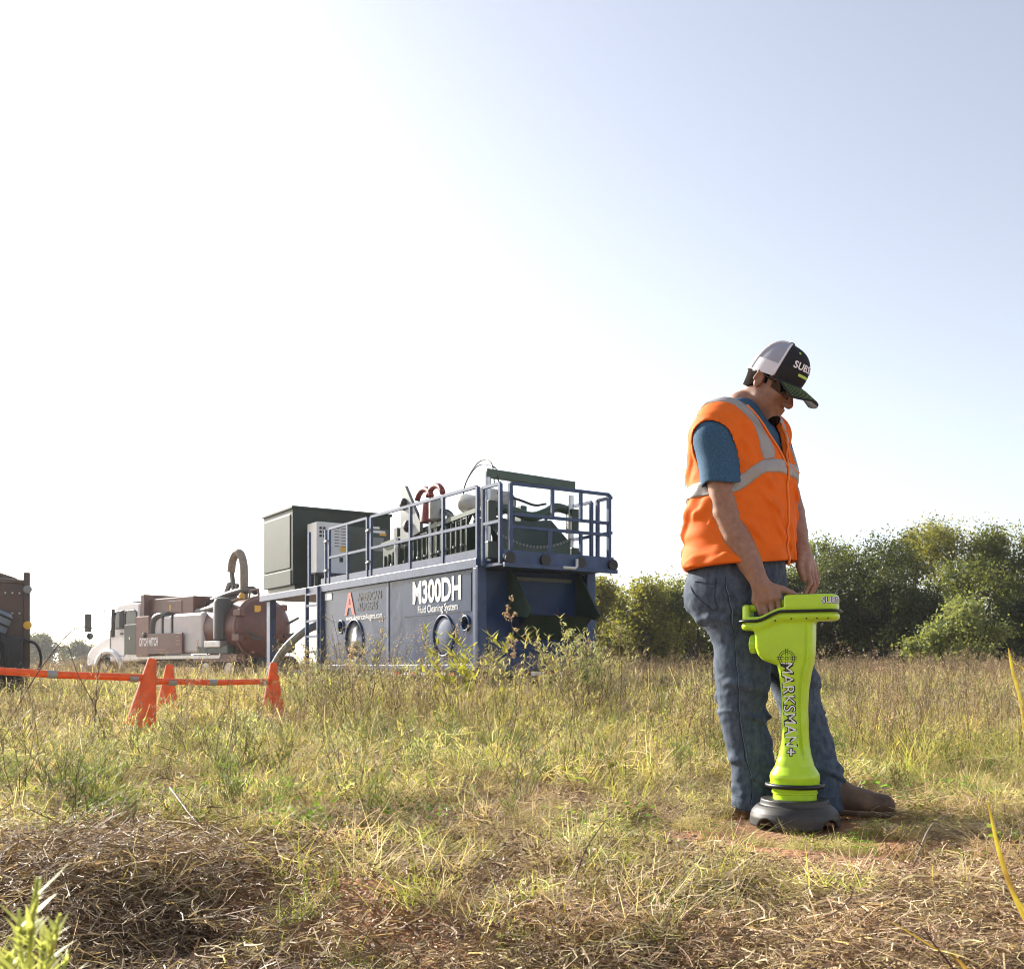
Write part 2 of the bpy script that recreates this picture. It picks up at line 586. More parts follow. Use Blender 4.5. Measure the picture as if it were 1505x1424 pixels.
tpart('toe_board', M_bluer, MB().box(.02, 6.0, -.02, .012, 2.17, 2.30))
# rear support leg and chassis
for y in (-.02, W + .1):
    tpart('deck_leg', M_bluer, MB().box(9.0, 9.22, y - .14, y, .3, 2.03), bevel=.008)
tpart('chassis_beam', M_blk, MB().box(-.1, 9.6, -.35, -.22, .30, .50))
tpart('chassis_beam', M_blk, MB().box(-.1, 9.6, -1.9, -1.77, .30, .50))
tpart('side_rail', M_blk, MB().box(-.1, 6.2, -.06, .02, .40, .50))
for i in range(5):
    x = .30 + i * .62
    tpart('marker_tape', M_lampw, MB().box(x, x + .22, .021, .026, .43, .48))
    tpart('marker_tape', M_lampr, MB().box(x - .23, x - .002, .021, .026, .43, .48))
for x in (1.2, 2.35):
    for y in (-.05, W + .25):
        wh = MB().lathe([(.20, -.24), (.44, -.25), (.48, -.21), (.48, -.04), (.44, 0), (.24, -.02), (.22, -.06), (.08, -.06)], 28, AXY, (x, y, .40))
        w_ = tpart('wheel', M_tyre, wh, None, True, angle=40)
tpart('landing_leg', M_gry, MB().box(8.3, 8.45, -.4, -.25, -.08, .5))
# rear end: recess, hopper wings, bumper
for y0, y1 in ((-.11, .05), (W - .03, W + .14)):
    tpart('corner_post', M_bluer, MB().box(-.06, .02, y0, y1, .56, 2.06), bevel=.008)
tpart('rear_panel', M_blue, MB().box(-.018, .018, W + .14, -.11, .60, 1.34))
tpart('rear_cross_beam', M_bluer, MB().box(-.05, .02, W + .1, -.1, .60, .72), bevel=.01)
gus = MB().prism([(-.11, 1.98), (-.11, 1.45), (-.40, 1.98)], lambda a, b, s: (-.03 - .02 * s, a, b))
tpart('gusset', M_blue, gus)
tpart('chute_back', M_grn2, MB().box(.30, .36, W + .30, -.45, 1.20, 2.0))
tpart('chute_lip', M_gry, MB().add([(-.02, -.55, 1.93), (-.02, -1.72, 1.93), (.10, -1.72, 1.78), (.10, -.55, 1.78)], [(0, 1, 2, 3)]))
tpart('chute_lip', M_gry, MB().add([(.06, -.62, 1.76), (.06, -1.70, 1.76), (.16, -1.70, 1.67), (.16, -.62, 1.67)], [(0, 1, 2, 3)]))
for y in (-.52, -1.78):
    wing = MB().prism([(.0, 2.02), (-.10, 2.02), (-.62, 1.36), (-.52, 1.28), (.0, 1.36)], lambda a, b, s, y=y: (a, y - .035 * s, b))
    tpart('hopper_wing', M_grn2, wing)
tpart('hopper_floor', M_grn, MB().add([(.02, -.55, 1.36), (.02, -1.76, 1.36), (-.52, -1.78, 1.33), (-.52, -.53, 1.33)], [(0, 1, 2, 3)]))
tpart('hopper_apron', M_grn2, MB().add([(-.50, -.56, 1.32), (-.50, -1.75, 1.32), (-.06, -1.75, .98), (-.06, -.56, .98)], [(0, 1, 2, 3)]))
tpart('rear_bumper', M_grn2, MB().box(-.42, -.30, W + .15, -.12, .40, .52), bevel=.008)
for i in range(6):
    y = -.66 - i * .215
    tpart('marker_tape', (M_lampw, M_lampr)[i % 2], MB().box(-.427, -.421, y - .21, y, .435, .49))
tpart('licence_plate', M_lampw, MB().box(-.43, -.424, -.74, -.52, .10, .30))
for y in (-.7, -1.5):
    tpart('bumper_stay', M_blk, MB().box(-.40, .2, y - .05, y + .05, .10, .42))
# fold-down platform at the rear
tpart('platform_deck', M_bluer, MB().box(-.66, -.04, -2.02, -.04, 2.03, 2.07))
tpart('platform_kickboard', M_bluer, MB().box(-.68, -.655, -2.02, -.04, 2.02, 2.24), bevel=.004)
tpart('platform_sill', M_bluer, MB().box(-.73, -.68, -2.06, .0, 1.99, 2.05), bevel=.004)
for y in (-.10, -.72, -1.36, -1.98):
    ca = MB().lathe([(.085, -.03), (.085, .03), (.03, .034)], 16, AXX, (-.70, y, 2.12))
    tpart('hinge_latch', M_blk, ca, None, True, angle=40)
tpart('pin_handle', M_wht, MB().path([(-.74, -1.02, 2.03), (-.74, -1.24, 2.03), (-.74, -1.27, 2.06), (-.74, -1.27, 2.17)], .022, 8), None, True)
# railings
def post(x, y, z0, z1, w=.05):
    tpart('rail_post', M_bluer, MB().box(x - w / 2, x + w / 2, y - w / 2, y + w / 2, z0, z1))
def rail(a, b, w=.045):
    tpart('rail_bar', M_bluer, MB().beam(a, b, w))
for x in (.02, 1.06, 2.18, 3.70, 3.86, 4.72, 5.60, 5.78):
    post(x, .0, 2.10, 3.24)
for z in (3.24, 2.68):
    rail((.045, 0, z), (3.70, 0, z)); rail((3.86, 0, z), (5.60, 0, z))
post(6.68, -.02, 2.1, 3.30, .055)
for x in (-.60, -.30, -.05):
    pass
post(-.10, -.02, 2.05, 3.20); post(-.58, -.02, 2.05, 3.20)
for z in (3.20, 2.66):
    rail((-.10, -.02, z), (-.58, -.02, z))
for y in (-.14, -1.94):
    post(-.66, y, 2.06, 3.20, .055)
for y, z0, z1 in ((-.88, 2.76, 3.20), (-1.40, 2.76, 3.20), (-.84, 2.06, 2.56), (-1.40, 2.06, 2.56)):
    post(-.66, y, z0, z1, .045)
for z in (3.20, 2.76, 2.58):
    rail((-.66, -.14, z), (-.66, -1.94, z))
post(-.30, -2.0, 2.06, 3.16); post(-.14, -2.0, 2.06, 3.16)
for z in (3.16, 2.62):
    rail((-.66, -1.99, z), (-.30, -2.0, z)); rail((-.14, -2.0, z), (3.5, -2.05, z))
for x in (1.2, 2.4, 3.5):
    post(x, -2.05, 2.1, 3.18)
for z in (2.45, 3.02):
    for x in (3.74, 5.66):
        tpart('gate_hinge', M_chr, MB().tube((x - .03, .03, z), (x + .1, .03, z - .03), .022, 8), None, True)
# ladder
for x in (6.02, 6.62):
    tpart('ladder_stile', M_bluer, MB().box(x - .03, x + .03, .02, .09, .30, 2.16), bevel=.004)
for z in (.55, .86, 1.17, 1.48, 1.79, 2.02):
    tpart('ladder_rung', M_bluer, MB().box(6.05, 6.59, .03, .085, z - .022, z + .022))
# engine enclosure on the far end
EN = tpart('engine_enclosure', M_cabn, MB().box(7.6, 9.42, W - .18, -.02, 2.30, 3.94), bevel=.02)
tpart('enclosure_plinth', M_grn2, MB().box(7.72, 9.36, W - .1, -.10, 2.17, 2.46))
tpart('enclosure_roof', M_cabn, MB().box(7.57, 9.45, W - .21, .012, 3.90, 3.965), bevel=.012)
tpart('enclosure_door', M_cabn, MB().box(7.74, 9.34, -.02, -.004, 2.66, 3.80), None, bevel=.01)
tpart('enclosure_skirt', M_cabn, MB().box(7.70, 9.38, -.02, -.002, 2.30, 2.62), None, bevel=.006)
tpart('enclosure_end_door', M_grn2, MB().box(7.582, 7.602, -2.25, -1.28, 2.45, 3.62), None, bevel=.008)
tpart('door_window', M_gry, MB().box(7.565, 7.584, -2.12, -1.80, 3.12, 3.42), None, bevel=.02)
for i in range(9):
    z = 3.05 + i * .055
    tpart('louver', M_grn2, MB().box(7.56, 7.60, -1.52, -1.30, z, z + .03))
tpart('warning_sticker', M_lampw, MB().box(7.576, 7.581, -2.16, -1.86, 3.52, 3.575))
tpart('warning_sticker', M_lampw, MB().box(7.576, 7.581, -2.02, -1.86, 3.61, 3.66))
tpart('warning_sticker', M_yel, MB().box(7.576, 7.581, -2.18, -2.02, 3.47, 3.515))
# white control cabinet
CC = tpart('control_cabinet', M_wht, MB().box(6.78, 7.30, -.90, -.22, 2.50, 3.55), bevel=.015)
for i, (y, z) in enumerate(((-.48, 3.42), (-.48, 3.34), (-.48, 3.26), (-.56, 3.34), (-.56, 3.26), (-.56, 3.42))):
    tpart('pilot_button', M_ink, MB().lathe([(.028, .0), (.028, .02), (.015, .024)], 10, Matrix.Rotation(R(-90), 4, 'Y'), (6.781, y + .18, z)), CC, True, angle=40)
for r in range(7):
    for c in range(2):
        tpart('cabinet_notice', M_ink, MB().box(6.776, 6.779, -.86 + c * .14, -.75 + c * .14, 3.43 - r * .062, 3.445 - r * .062), CC)
tpart('cabinet_sticker', M_yel, MB().box(6.775, 6.779, -.86, -.74, 2.96, 3.06), CC)
tpart('cabinet_vent', M_ink, MB().box(6.775, 6.779, -.80, -.72, 2.74, 2.84), CC)
for y in (-.3, -.82):
    tpart('cabinet_stand', M_grn2, MB().box(7.0, 7.06, y - .03, y + .03, 2.12, 2.51))
# ---- shakers and pipework
SK = tpart('shaker_bed', M_grn2, MB().box(1.02, 4.1, -.85, -.42, 2.25, 2.84), bevel=.01)
tpart('shaker_frame', M_grn, MB().beam((.55, -.40, 2.34), (4.3, -.40, 2.30), .07, .12))
tpart('shaker_top_rail', M_grn, MB().beam((.55, -.41, 3.02), (4.1, -.41, 2.80), .06, .07))
for i in range(19):
    x = 1.0 + i * .165
    tpart('shaker_rib', M_grn, MB().box(x, x + .025, -.42, -.385, 2.36, 2.95 - .06 * i / 3), SK)
for i in range(11):
    x = 1.1 + i * .25
    tpart('clamp_bolt', M_chr, MB().lathe([(.025, 0), (.025, .05), (.012, .06)], 8, AXY, (x, -.39, 2.50 - .012 * i)), SK, True, angle=40)
tpart('shaker_column', M_grn2, MB().box(2.0, 2.12, -.55, -.40, 2.2, 3.30))
for a, b in (((2.06, -.45, 3.22), (1.2, -.45, 2.86)), ((1.62, -.45, 3.05), (1.9, -.45, 2.84))):
    tpart('shaker_brace', M_grn2, MB().beam(a, b, .06))
tpart('lift_cylinder', M_chr, MB().tube((2.22, -.40, 2.3), (2.22, -.40, 3.0), .035, 10), None, True, angle=40)
for x, z, r in ((1.30, 3.12, .155), (.75, 3.16, .15)):
    mo = tpart('vibrator_motor', M_mot, MB().lathe([(r * .75, -.02), (r * .95, .0), (r, .03), (r, .40), (r * .9, .44), (r * .5, .46)], 24, Matrix.Rotation(R(72), 4, 'Y') @ Matrix.Rotation(R(-20), 4, 'X'), (x - .45, -.62, z - .04)), None, True, angle=35)
    tpart('motor_cap', M_mot, MB().lathe([(r * .4, 0), (r * .7, -.03), (r * .2, -.05)], 20, Matrix.Rotation(R(72), 4, 'Y') @ Matrix.Rotation(R(-20), 4, 'X'), (x - .47, -.62, z - .05)), mo, True)
hz_ = tpart('manifold_plate', M_gry, MB().prism([(3.15, 2.72), (3.16, 3.66), (2.98, 3.72), (2.42, 3.02), (2.42, 2.86)], lambda a, b, s: (a, -.30 - .06 * s, b)))
for (x, z) in ((3.0, 3.40), (2.86, 3.0)):
    tpart('plate_boss', M_blk, MB().lathe([(.11, 0), (.10, .05), (.05, .09)], 14, AXY, (x, -.31, z)), None, True, angle=40)
for i in range(2):
    c = 2.60 - i * .40
    pts = [(c + .26 * math.cos(a), -.48, 3.42 + .20 * math.sin(a)) for a in np.linspace(.2, math.pi - .2, 12)]
    tpart('red_hose', M_red, MB().path(pts, .05, 10), None, True)
tpart('red_valve', M_red, MB().lathe([(.10, 0), (.21, .02), (.21, .30), (.16, .36), (.05, .38)], 20, None, (2.36, -.50, 3.00)), None, True, angle=40)
tpart('white_canister', M_mot, MB().lathe([(.07, 0), (.11, .03), (.11, .34), (.07, .38)], 20, None, (2.02, -.38, 3.0)), None, True, angle=40)
tpart('pump_arm', M_grn2, MB().prism([(3.2, 2.82), (2.3, 3.06), (1.95, 2.98), (2.0, 2.72), (2.35, 2.82)], lambda a, b, s: (a, -.62 - .1 * s, b)))
tpart('junction_box', M_gry, MB().box(2.66, 2.95, -.9, -.65, 2.72, 2.98), bevel=.01)
tpart('deck_pipe', M_chr, MB().tube((3.36, -.34, 2.2), (3.36, -.34, 2.85), .045, 10), None, True, angle=40)
tpart('pipe_column', M_grn2, MB().box(3.44, 3.56, -.5, -.38, 2.17, 3.05))
for dz, k in ((.0, 0), (.05, .12)):
    tpart('loop_cable', M_blk, MB().path(spline([(1.35, -.5, 3.15), (1.22, -.5, 3.52), (.85, -.52, 3.80 - dz), (.45 - k, -.5, 3.72 - dz * 2), (.22 - k, -.42, 3.35)], 28), .012, 6), None, True)
# rear shaker with curved screen, lifting frame
for y, z1 in ((-.30, 3.52), (-1.86, 3.30)):
    tpart('frame_post', M_chr, MB().tube((.22, y, 2.17), (.22, y, z1), .05, 12), None, True, angle=40)
    tpart('post_sleeve', M_grn2, MB().box(.12, .32, y - .11, y + .05, 2.2, 2.46), None, bevel=.01)
    tpart('post_sleeve', M_grn2, MB().box(.13, .31, y - .10, y + .04, 2.70, 3.08), None, bevel=.01)
tpart('frame_crossbar', M_grn, MB().beam((.22, -.26, 3.50), (.22, -1.92, 3.46), .10, .13), None, bevel=.006)
ys = np.linspace(-.42, -1.76, 22)
arc = [2.42 + .16 * ((y + 1.09) / .67) ** 2 for y in ys]
sc_ = MB()
v = [(.10, y, 2.20) for y in ys] + [(.10, y, a + .0) for y, a in zip(ys, arc)]
sc_.add(v, [(i, i + 1, 22 + i + 1, 22 + i) for i in range(21)])
tpart('screen_apron', M_grn, sc_)
sc_ = MB()
v = [(.16, y, a) for y, a in zip(ys, arc)] + [(.62, y, 2.88 + .10 * abs(y + 1.09) + .0 * a) for y, a in zip(ys, arc)]
sc_.add(v, [(i, i + 1, 22 + i + 1, 22 + i) for i in range(21)])
tpart('screen_basket', M_grn2, sc_)
for i in range(0, 22):
    tpart('screen_bolt', M_gry, MB().box(.085, .12, ys[i] - .018, ys[i] + .018, arc[i] - .02, arc[i] + .02))
tpart('wear_strip', M_wht, MB().box(.085, .098, -1.72, -.44, 2.23, 2.275))
tpart('swan_arm', M_grn, MB().path(spline([(.30, -.36, 3.05), (.30, -.80, 2.98), (.30, -1.15, 2.92), (.30, -1.42, 3.0), (.30, -1.62, 3.10), (.30, -1.86, 3.08)], 30), .075, 8), None, True)
tpart('rear_cable', M_blk, MB().path(spline([(.28, -.5, 3.22), (.28, -.9, 3.16), (.28, -1.2, 3.10), (.28, -1.42, 3.14)], 20), .02, 6), None, True)
tpart('rear_motor', M_mot, MB().lathe([(.12, 0), (.17, .02), (.17, .5), (.1, .54)], 20, AXX, (.35, -.75, 3.12)), None, True, angle=40)
# denser plant on the deck: hydraulic blocks, guards, pipes
rgd = random.Random(4)
for k in range(40):
    x = rgd.uniform(.7, 4.2); y = rgd.uniform(-1.7, -.6); z = 2.2; hh = rgd.uniform(.45, 1.05) - .08 * x
    a_, b_ = rgd.uniform(.06, .22), rgd.uniform(.06, .2)
    tpart('machine_block', (M_grn, M_grn, M_grn2, M_blk)[k % 4], MB().box(x, x + a_, y, y + b_, z, z + max(.25, hh)), None, bevel=.008)
for k in range(12):
    x = rgd.uniform(.8, 3.6); y = rgd.uniform(-1.3, -.5); z = rgd.uniform(2.5, 3.15)
    tpart('hydraulic_line', (M_blk, M_grn)[k % 2], MB().path(spline([(x, y, z - .3), (x + .15, y + .05, z), (x + rgd.uniform(.3, .7), y, z + rgd.uniform(-.1, .12)), (x + .8, y - .1, z - .35)], 14), rgd.uniform(.018, .035), 7), None, True)
for x in (1.25, 1.75, 2.6, 3.0):
    tpart('guard_plate', M_grn2, MB().prism([(x, 2.3), (x + .34, 2.3), (x + .30, 2.98 - .03 * x), (x + .06, 3.02 - .03 * x)], lambda a, b, s: (a, -.56 - .03 * s, b)))
# discharge hose by the ladder
tpart('discharge_hose', M_gry, MB().path(spline([(6.75, -.5, 1.5), (6.9, -.05, 1.32), (7.3, .25, .95), (7.7, .4, .5), (7.95, .5, .05)], 20), .085, 12), None, True)
# ---- lettering on the long side
def long_side(s, size, x_mid, z, m, shear=0, offset=0, xs=1.0, name='lettering', width=None):
    v, f = text_mesh(s, size, shear=shear, offset=offset, xs=xs)
    if width:
        v = v * np.array([width / (v[:, 0].max() - v[:, 0].min()), 1, 1])
    return mesh_obj(name, [(x_mid - a, .017, z + b + TZ) for a, b, _ in v], f, m, T)
M_let = mat('letter_white', (.78, .78, .78), .5)
M_panel = mat('decal_blue_grey', (0.026, 0.052, 0.120), .30, var=.15, scale=2, spec=.14)
tpart('decal_panel', M_panel, MB().box(.20, 2.42, .002, .008, 1.40, 1.98))
tpart('decal_panel', M_panel, MB().box(3.07, 5.55, .002, .008, 1.42, 2.0))
long_side('M300DH', .50, 1.28, 1.755, M_let, offset=.016, width=1.58)
long_side('Fluid Cleaning System', .17, 1.24, 1.49, M_let, width=1.30)
long_side('AMERICAN', .20, 3.78, 1.83, M_ink, shear=.1, offset=.006, width=1.02)
long_side('AUGERS', .20, 3.86, 1.655, M_ink, shear=.1, offset=.006, width=.86)
long_side('www.AmericanAugers.com', .16, 4.0, 1.47, M_let, width=1.55)
M_logo = mat('logo_red', (.50, .07, .04), .5)
lg = MB()
for poly in ([(4.84, 1.53), (4.66, 1.94), (4.56, 1.94), (4.38, 1.53), (4.49, 1.53), (4.55, 1.66), (4.67, 1.66), (4.73, 1.53)],):
    lg.prism(poly, lambda a, b, s: (a, .013 + .006 * s, b))
tpart('logo_emblem', M_logo, lg)
lg = MB().prism([(4.655, 1.72), (4.61, 1.84), (4.565, 1.72)], lambda a, b, s: (a, .0195 + .003 * s, b))
tpart('logo_counter', M_panel, lg)
tpart('number_plate', M_lampw, MB().box(5.45, 5.78, .014, .019, 1.86, 1.99))
# ------------------------------------------------------------------ vacuum truck
K = thing('vacuum_truck', 'white-cabbed truck carrying a rust-red vacuum tank and white water tanks, behind the cones', 'truck', (-7.96, 30.3, -.1), 137.7)
KZ = .10
def kpart(name, m, mb, parent=None, smooth=False, bevel=0.0, angle=None, raw=False):
    mb.v = [((a if raw else float(np.interp(a, [2.81, 3.59, 6.16, 7.09, 7.55, 9.9, 10.5], [1.23, 2.2, 5.49, 6.74, 7.37, 10.68, 11.4]))), b, c + KZ) for a, b, c in mb.v]
    return mb.build(name, m, parent or K, smooth, bevel, angle)
M_rust = mat('rust_red_paint', (0.135, 0.042, 0.027), 0.42, var=0.3, scale=3, bump=0.04, bscale=10)
M_rust2 = mat('faded_red_paint', (0.24, 0.12, 0.09), 0.5, var=0.2, scale=4)
M_cabw = mat('cab_white', (0.78, 0.79, 0.80), 0.3, var=0.06, scale=2, coat=0.3)
M_poly = mat('poly_tank', (0.66, 0.66, 0.65), 0.5, var=0.1, scale=2, transl=0.08)
M_glass = mat('cab_glass', (0.16, 0.19, 0.20), 0.08, spec=0.7, transl=0.5)
M_or = mat('orange_plastic', (0.95, 0.15, 0.015), 0.5, color2=(.72, .12, .02), scale=14, detail=9, transl=0.2, bump=.04, bscale=20)
M_hose = mat('tan_hose', (0.23, 0.20, 0.15), 0.6, var=0.3, scale=12)
M_hosed = mat('dark_hose', (0.035, 0.036, 0.034), 0.5, var=0.3, scale=12)
M_refl = mat('reflective_tape', (0.34, 0.32, 0.30), 0.45, metal=0.1, var=0.14, scale=10, bump=0.1, bscale=90, bdist=0.003)
M_alu = mat('aluminium', (0.5, 0.5, 0.5), 0.35, metal=0.7, var=0.2)
# chassis and wheels
kpart('chassis', M_blk, MB().box(.4, 9.6, -1.65, -.75, .55, .85), raw=True)
kpart('side_step', M_alu, MB().box(2.9, 7.2, -.32, .0, .82, .92))
for x in (.9, 2.2, 9.0):
    for y in (-.02, -2.05):
        wh = MB().lathe([(.22, -.28), (.46, -.29), (.50, -.24), (.50, -.05), (.46, 0), (.28, -.02), (.26, -.08), (.10, -.05)], 28, AXY, (x, y, .42))
        wo = kpart('wheel', M_tyre, wh, None, True, angle=40, raw=True)
        kpart('rim', M_alu, MB().lathe([(.27, -.03), (.25, -.10), (.10, -.07), (.09, .0), (.02, .01)], 20, AXY, (x, y - .005, .42)), wo, True, angle=40, raw=True)
# cab: extruded side profile, bonnet, windows
cabp = [(6.95, .75), (6.95, 2.72), (7.2, 2.78), (7.95, 2.74), (8.22, 2.55), (8.46, 1.80), (8.46, .75)]
cab_ = kpart('cab', M_cabw, MB().prism(cabp, lambda a, b, s: (a, -.12 - 2.0 * s, b)), None, bevel=.05)
bon = [(8.40, .70), (8.40, 1.72), (8.9, 1.60), (9.6, 1.28), (9.85, 1.02), (9.9, .62), (9.3, .55)]
kpart('bonnet', M_cabw, MB().prism(bon, lambda a, b, s: (a, -.22 - 1.8 * s, b)), cab_, bevel=.08)
kpart('mudguard', M_cabw, MB().path([(8.5 + .66 * math.cos(a), -.12, .45 + .66 * math.sin(a)) for a in np.linspace(.1, 3.0, 14)], .10, 8), cab_, True)
kpart('bumper', M_alu, MB().box(9.75, 9.95, -2.2, .0, .35, .62), cab_, bevel=.03)
kpart('side_window', M_glass, MB().prism([(7.72, 1.92), (7.72, 2.50), (8.10, 2.46), (8.30, 1.92)], lambda a, b, s: (a, -.118 + .01 * s, b)), cab_)
kpart('rear_side_window', M_glass, MB().prism([(7.05, 1.95), (7.05, 2.42), (7.15, 2.47), (7.55, 2.47), (7.60, 2.40), (7.60, 1.95)], lambda a, b, s: (a, -.118 + .01 * s, b)), cab_)
kpart('window_frame', M_blk, MB().path([(7.05, -.10, 1.93), (7.04, -.10, 2.43), (7.15, -.10, 2.50), (7.55, -.10, 2.50), (7.62, -.10, 2.42), (7.62, -.10, 1.93), (7.05, -.10, 1.93)], .022, 6), cab_)
kpart('window_frame', M_blk, MB().path([(7.70, -.10, 1.90), (7.70, -.10, 2.53), (8.12, -.10, 2.49), (8.33, -.10, 1.90), (7.70, -.10, 1.90)], .022, 6), cab_)
kpart('windscreen', M_glass, MB().add([(8.235, -.25, 2.52), (8.235, -1.95, 2.52), (8.47, -1.95, 1.80), (8.47, -.25, 1.80)], [(0, 1, 2, 3)]), cab_)
kpart('door_seam', M_gry, MB().path([(7.66, -.105, .95), (7.66, -.105, 1.9), (8.40, -.105, 1.88), (8.42, -.105, .95), (7.66, -.105, .95)], .012, 5), cab_)
kpart('door_handle', M_blk, MB().box(7.72, 7.86, -.11, -.08, 1.70, 1.74), cab_)
kpart('roof_lamp', M_blk, MB().box(7.3, 7.5, -.5, -.3, 2.77, 2.84), cab_)
kpart('exhaust_stack', M_blk, MB().tube((8.05, .04, 1.62), (8.05, .04, 2.58), .06, 10), cab_, True)
mi = kpart('mirror', M_blk, MB().box(9.05, 9.17, .12, .34, 1.80, 2.46), cab_, bevel=.03)
kpart('round_mirror', M_blk, MB().lathe([(.02, -.03), (.12, -.01), (.12, .01), (.05, .05)], 14, AXX, (9.02, .22, 1.66)), mi, True, angle=40)
for z in (1.70, 2.52):
    kpart('mirror_arm', M_alu, MB().path([(8.15, -.05, z + (.02 if z > 2 else -.1)), (8.7, .12, z + .03), (9.1, .22, z)], .015, 6), mi, True)
# boxes behind the cab
kpart('battery_box', M_grn2, MB().box(6.92, 7.52, -.30, .0, 1.0, 2.02), None, bevel=.02)
kpart('battery_box_latch', M_alu, MB().box(7.2, 7.26, .0, .02, 1.5, 1.58))
kpart('reel_box', M_rust2, MB().box(6.22, 6.85, -.55, .05, .90, 2.26), None, bevel=.02)
kpart('reel_box_handle', M_blk, MB().lathe([(.10, 0), (.10, .03), (.04, .05)], 16, AXY, (6.42, .05, 1.62)), None, True, angle=40)
kpart('blower_panel', M_rust, MB().box(6.72, 6.90, -2.1, -.15, 1.2, 3.02), None, bevel=.02)
kpart('blower_housing', M_rust, MB().box(4.55, 6.70, -2.1, -.35, 1.6, 2.86), None, bevel=.03)
kpart('housing_door', M_rust, MB().box(5.1, 5.8, -.35, -.335, 2.1, 2.74), None, bevel=.01)
kpart('housing_sticker', M_yel, MB().box(5.62, 5.70, -.335, -.33, 2.44, 2.62))
kpart('air_pipe', M_hosed, MB().path(spline([(6.2, -.1, 1.45), (6.15, -.1, 1.95), (6.0, -.12, 2.2), (5.6, -.25, 2.25)], 18), .14, 12), None, True)
# white water tanks
for x0, x1 in ((5.70, 6.12), (5.22, 5.66), (3.75, 5.18)):
    kpart('water_tank', M_poly, MB().box(x0, x1, -.95, -.06, 1.0, 2.24 if x0 > 5 else 2.28), None, bevel=.09)
kpart('tank_strap', M_blk, MB().box(5.66, 5.70, -.5, -.05, 1.4, 2.26))
kpart('tank_strap', M_blk, MB().box(5.18, 5.22, -.5, -.05, 1.4, 2.26))
sg = kpart('sign_panel', M_rust, MB().box(4.55, 6.30, .0, .06, .98, 1.66), None, bevel=.015)
v, f = text_mesh('DITCH WITCH', .36, shear=.15, offset=.02)
v = v * np.array([1.25 / (v[:, 0].max() - v[:, 0].min()), 1, 1])
mesh_obj('lettering', [(5.55 - a, .066, 1.38 + KZ + b) for a, b, _ in v], f, M_let, sg)
kpart('sign_stripe', M_rust2, MB().prism([(5.95, 1.16), (5.2, 1.16), (5.6, 1.02)], lambda a, b, s: (a, .062 + .004 * s, b)), sg)
for z in (1.5, 1.38, 1.26):
    kpart('sign_stripe', M_rust2, MB().box(4.62, 4.84, .061, .065, z, z + .06), sg)
kpart('cyclone_filter', M_hosed, MB().lathe([(.22, 0), (.27, .04), (.27, 1.15), (.22, 1.28), (.12, 1.32)], 20, None, (3.02, -.22, 1.38)), None, True, angle=40)
kpart('filter_base', M_alu, MB().box(2.75, 3.55, -.5, .05, 1.16, 1.36), None, bevel=.02)
for x in (2.85, 3.45):
    kpart('filter_leg', M_alu, MB().box(x, x + .05, -.05, .0, .85, 1.16))
kpart('suction_hose', M_hosed, MB().path(spline([(3.02, -.3, 2.55), (3.5, -.35, 2.42), (4.4, -.45, 2.34), (4.95, -.7, 2.42), (4.6, -.9, 2.62), (3.8, -1.0, 2.86), (3.0, -1.1, 2.98), (2.4, -1.2, 2.92)], 60), .115, 12), None, True)
kpart('inner_panel', M_or, MB().box(3.3, 3.75, -.7, -.4, 1.3, 2.2))
# debris tank with domed rear end
TC = (0, -1.05, 1.76)
tkk = kpart('debris_tank', M_rust, MB().lathe([(.60, 2.95), (.85, 2.9), (.94, 2.8), (.94, .62)], 44, AXX, TC), None, True, angle=30, raw=True)
for x in (.66, 1.5):
    kpart('tank_band', M_rust2, MB().path([(x, TC[1] + .955 * math.cos(a), TC[2] + .955 * math.sin(a)) for a in np.linspace(0, 2 * math.pi, 41)], .05, 8, False), tkk, True, raw=True)
kpart('tank_door', M_rust, MB().lathe([(.02, .06), (.4, .10), (.70, .22), (.90, .42), (.955, .56), (.955, .64)], 44, AXX, TC), tkk, True, angle=30, raw=True)
kpart('tank_sticker', M_yel, MB().box(.185, .20, -.72, -.50, 2.22, 2.42), tkk, raw=True)
for y, z in ((-.14, 1.35), (-.18, 2.1), (-1.05, .86), (-1.9, 1.4), (-1.7, 2.3)):
    kpart('door_clamp', M_rust, MB().box(.34, .72, y - .10, y + .10, z, z + .2), tkk, bevel=.02, raw=True)
for a, b in (((.22, -.5, 1.55), (.12, -.15, 1.62)), ((.16, -.3, 1.45), (.1, -.75, 1.42)), ((.14, -1.5, 1.5), (.3, -2.0, 1.6)), ((.2, -1.7, 1.9), (.2, -2.1, 2.1))):
    kpart('door_arm', M_hosed, MB().beam(a, b, .07), tkk, raw=True)
kpart('outlet_valve', M_hosed, MB().lathe([(.16, 0), (.16, .25), (.22, .27), (.22, .33)], 18, AXX.inverted(), (.15, -1.5, 1.2)), tkk, True, angle=40, raw=True)
kpart('walkway', M_grn2, MB().box(.9, 2.6, -.25, .0, .98, 1.2), raw=True)
kpart('fender', M_rust, MB().box(.4, 2.9, -.3, -.02, .72, .95), raw=True)
kpart('boom_hose', M_hose, MB().path(spline([(1.70, -1.1, 2.7), (1.68, -1.1, 3.2), (1.70, -1.1, 3.75), (1.86, -1.1, 4.12), (2.12, -1.1, 4.18), (2.34, -1.1, 3.95), (2.42, -1.1, 3.6)], 44), .13, 14), None, True, raw=True)
for a, b, w_ in (((2.4, -1.1, 3.65), (2.2, -1.1, 2.7), .11), ((2.05, -1.1, 3.2), (2.3, -1.1, 2.65), .09), ((2.42, -1.1, 3.25), (2.8, -1.1, 2.85), .09), ((1.9, -1.1, 2.7), (2.6, -1.1, 2.75), .15)):
    kpart('boom_link', M_hosed, MB().beam(a, b, w_), raw=True)
kpart('boom_bracket', M_rust, MB().beam((2.85, -1.1, 2.8), (2.55, -1.1, 3.25), .08), raw=True)
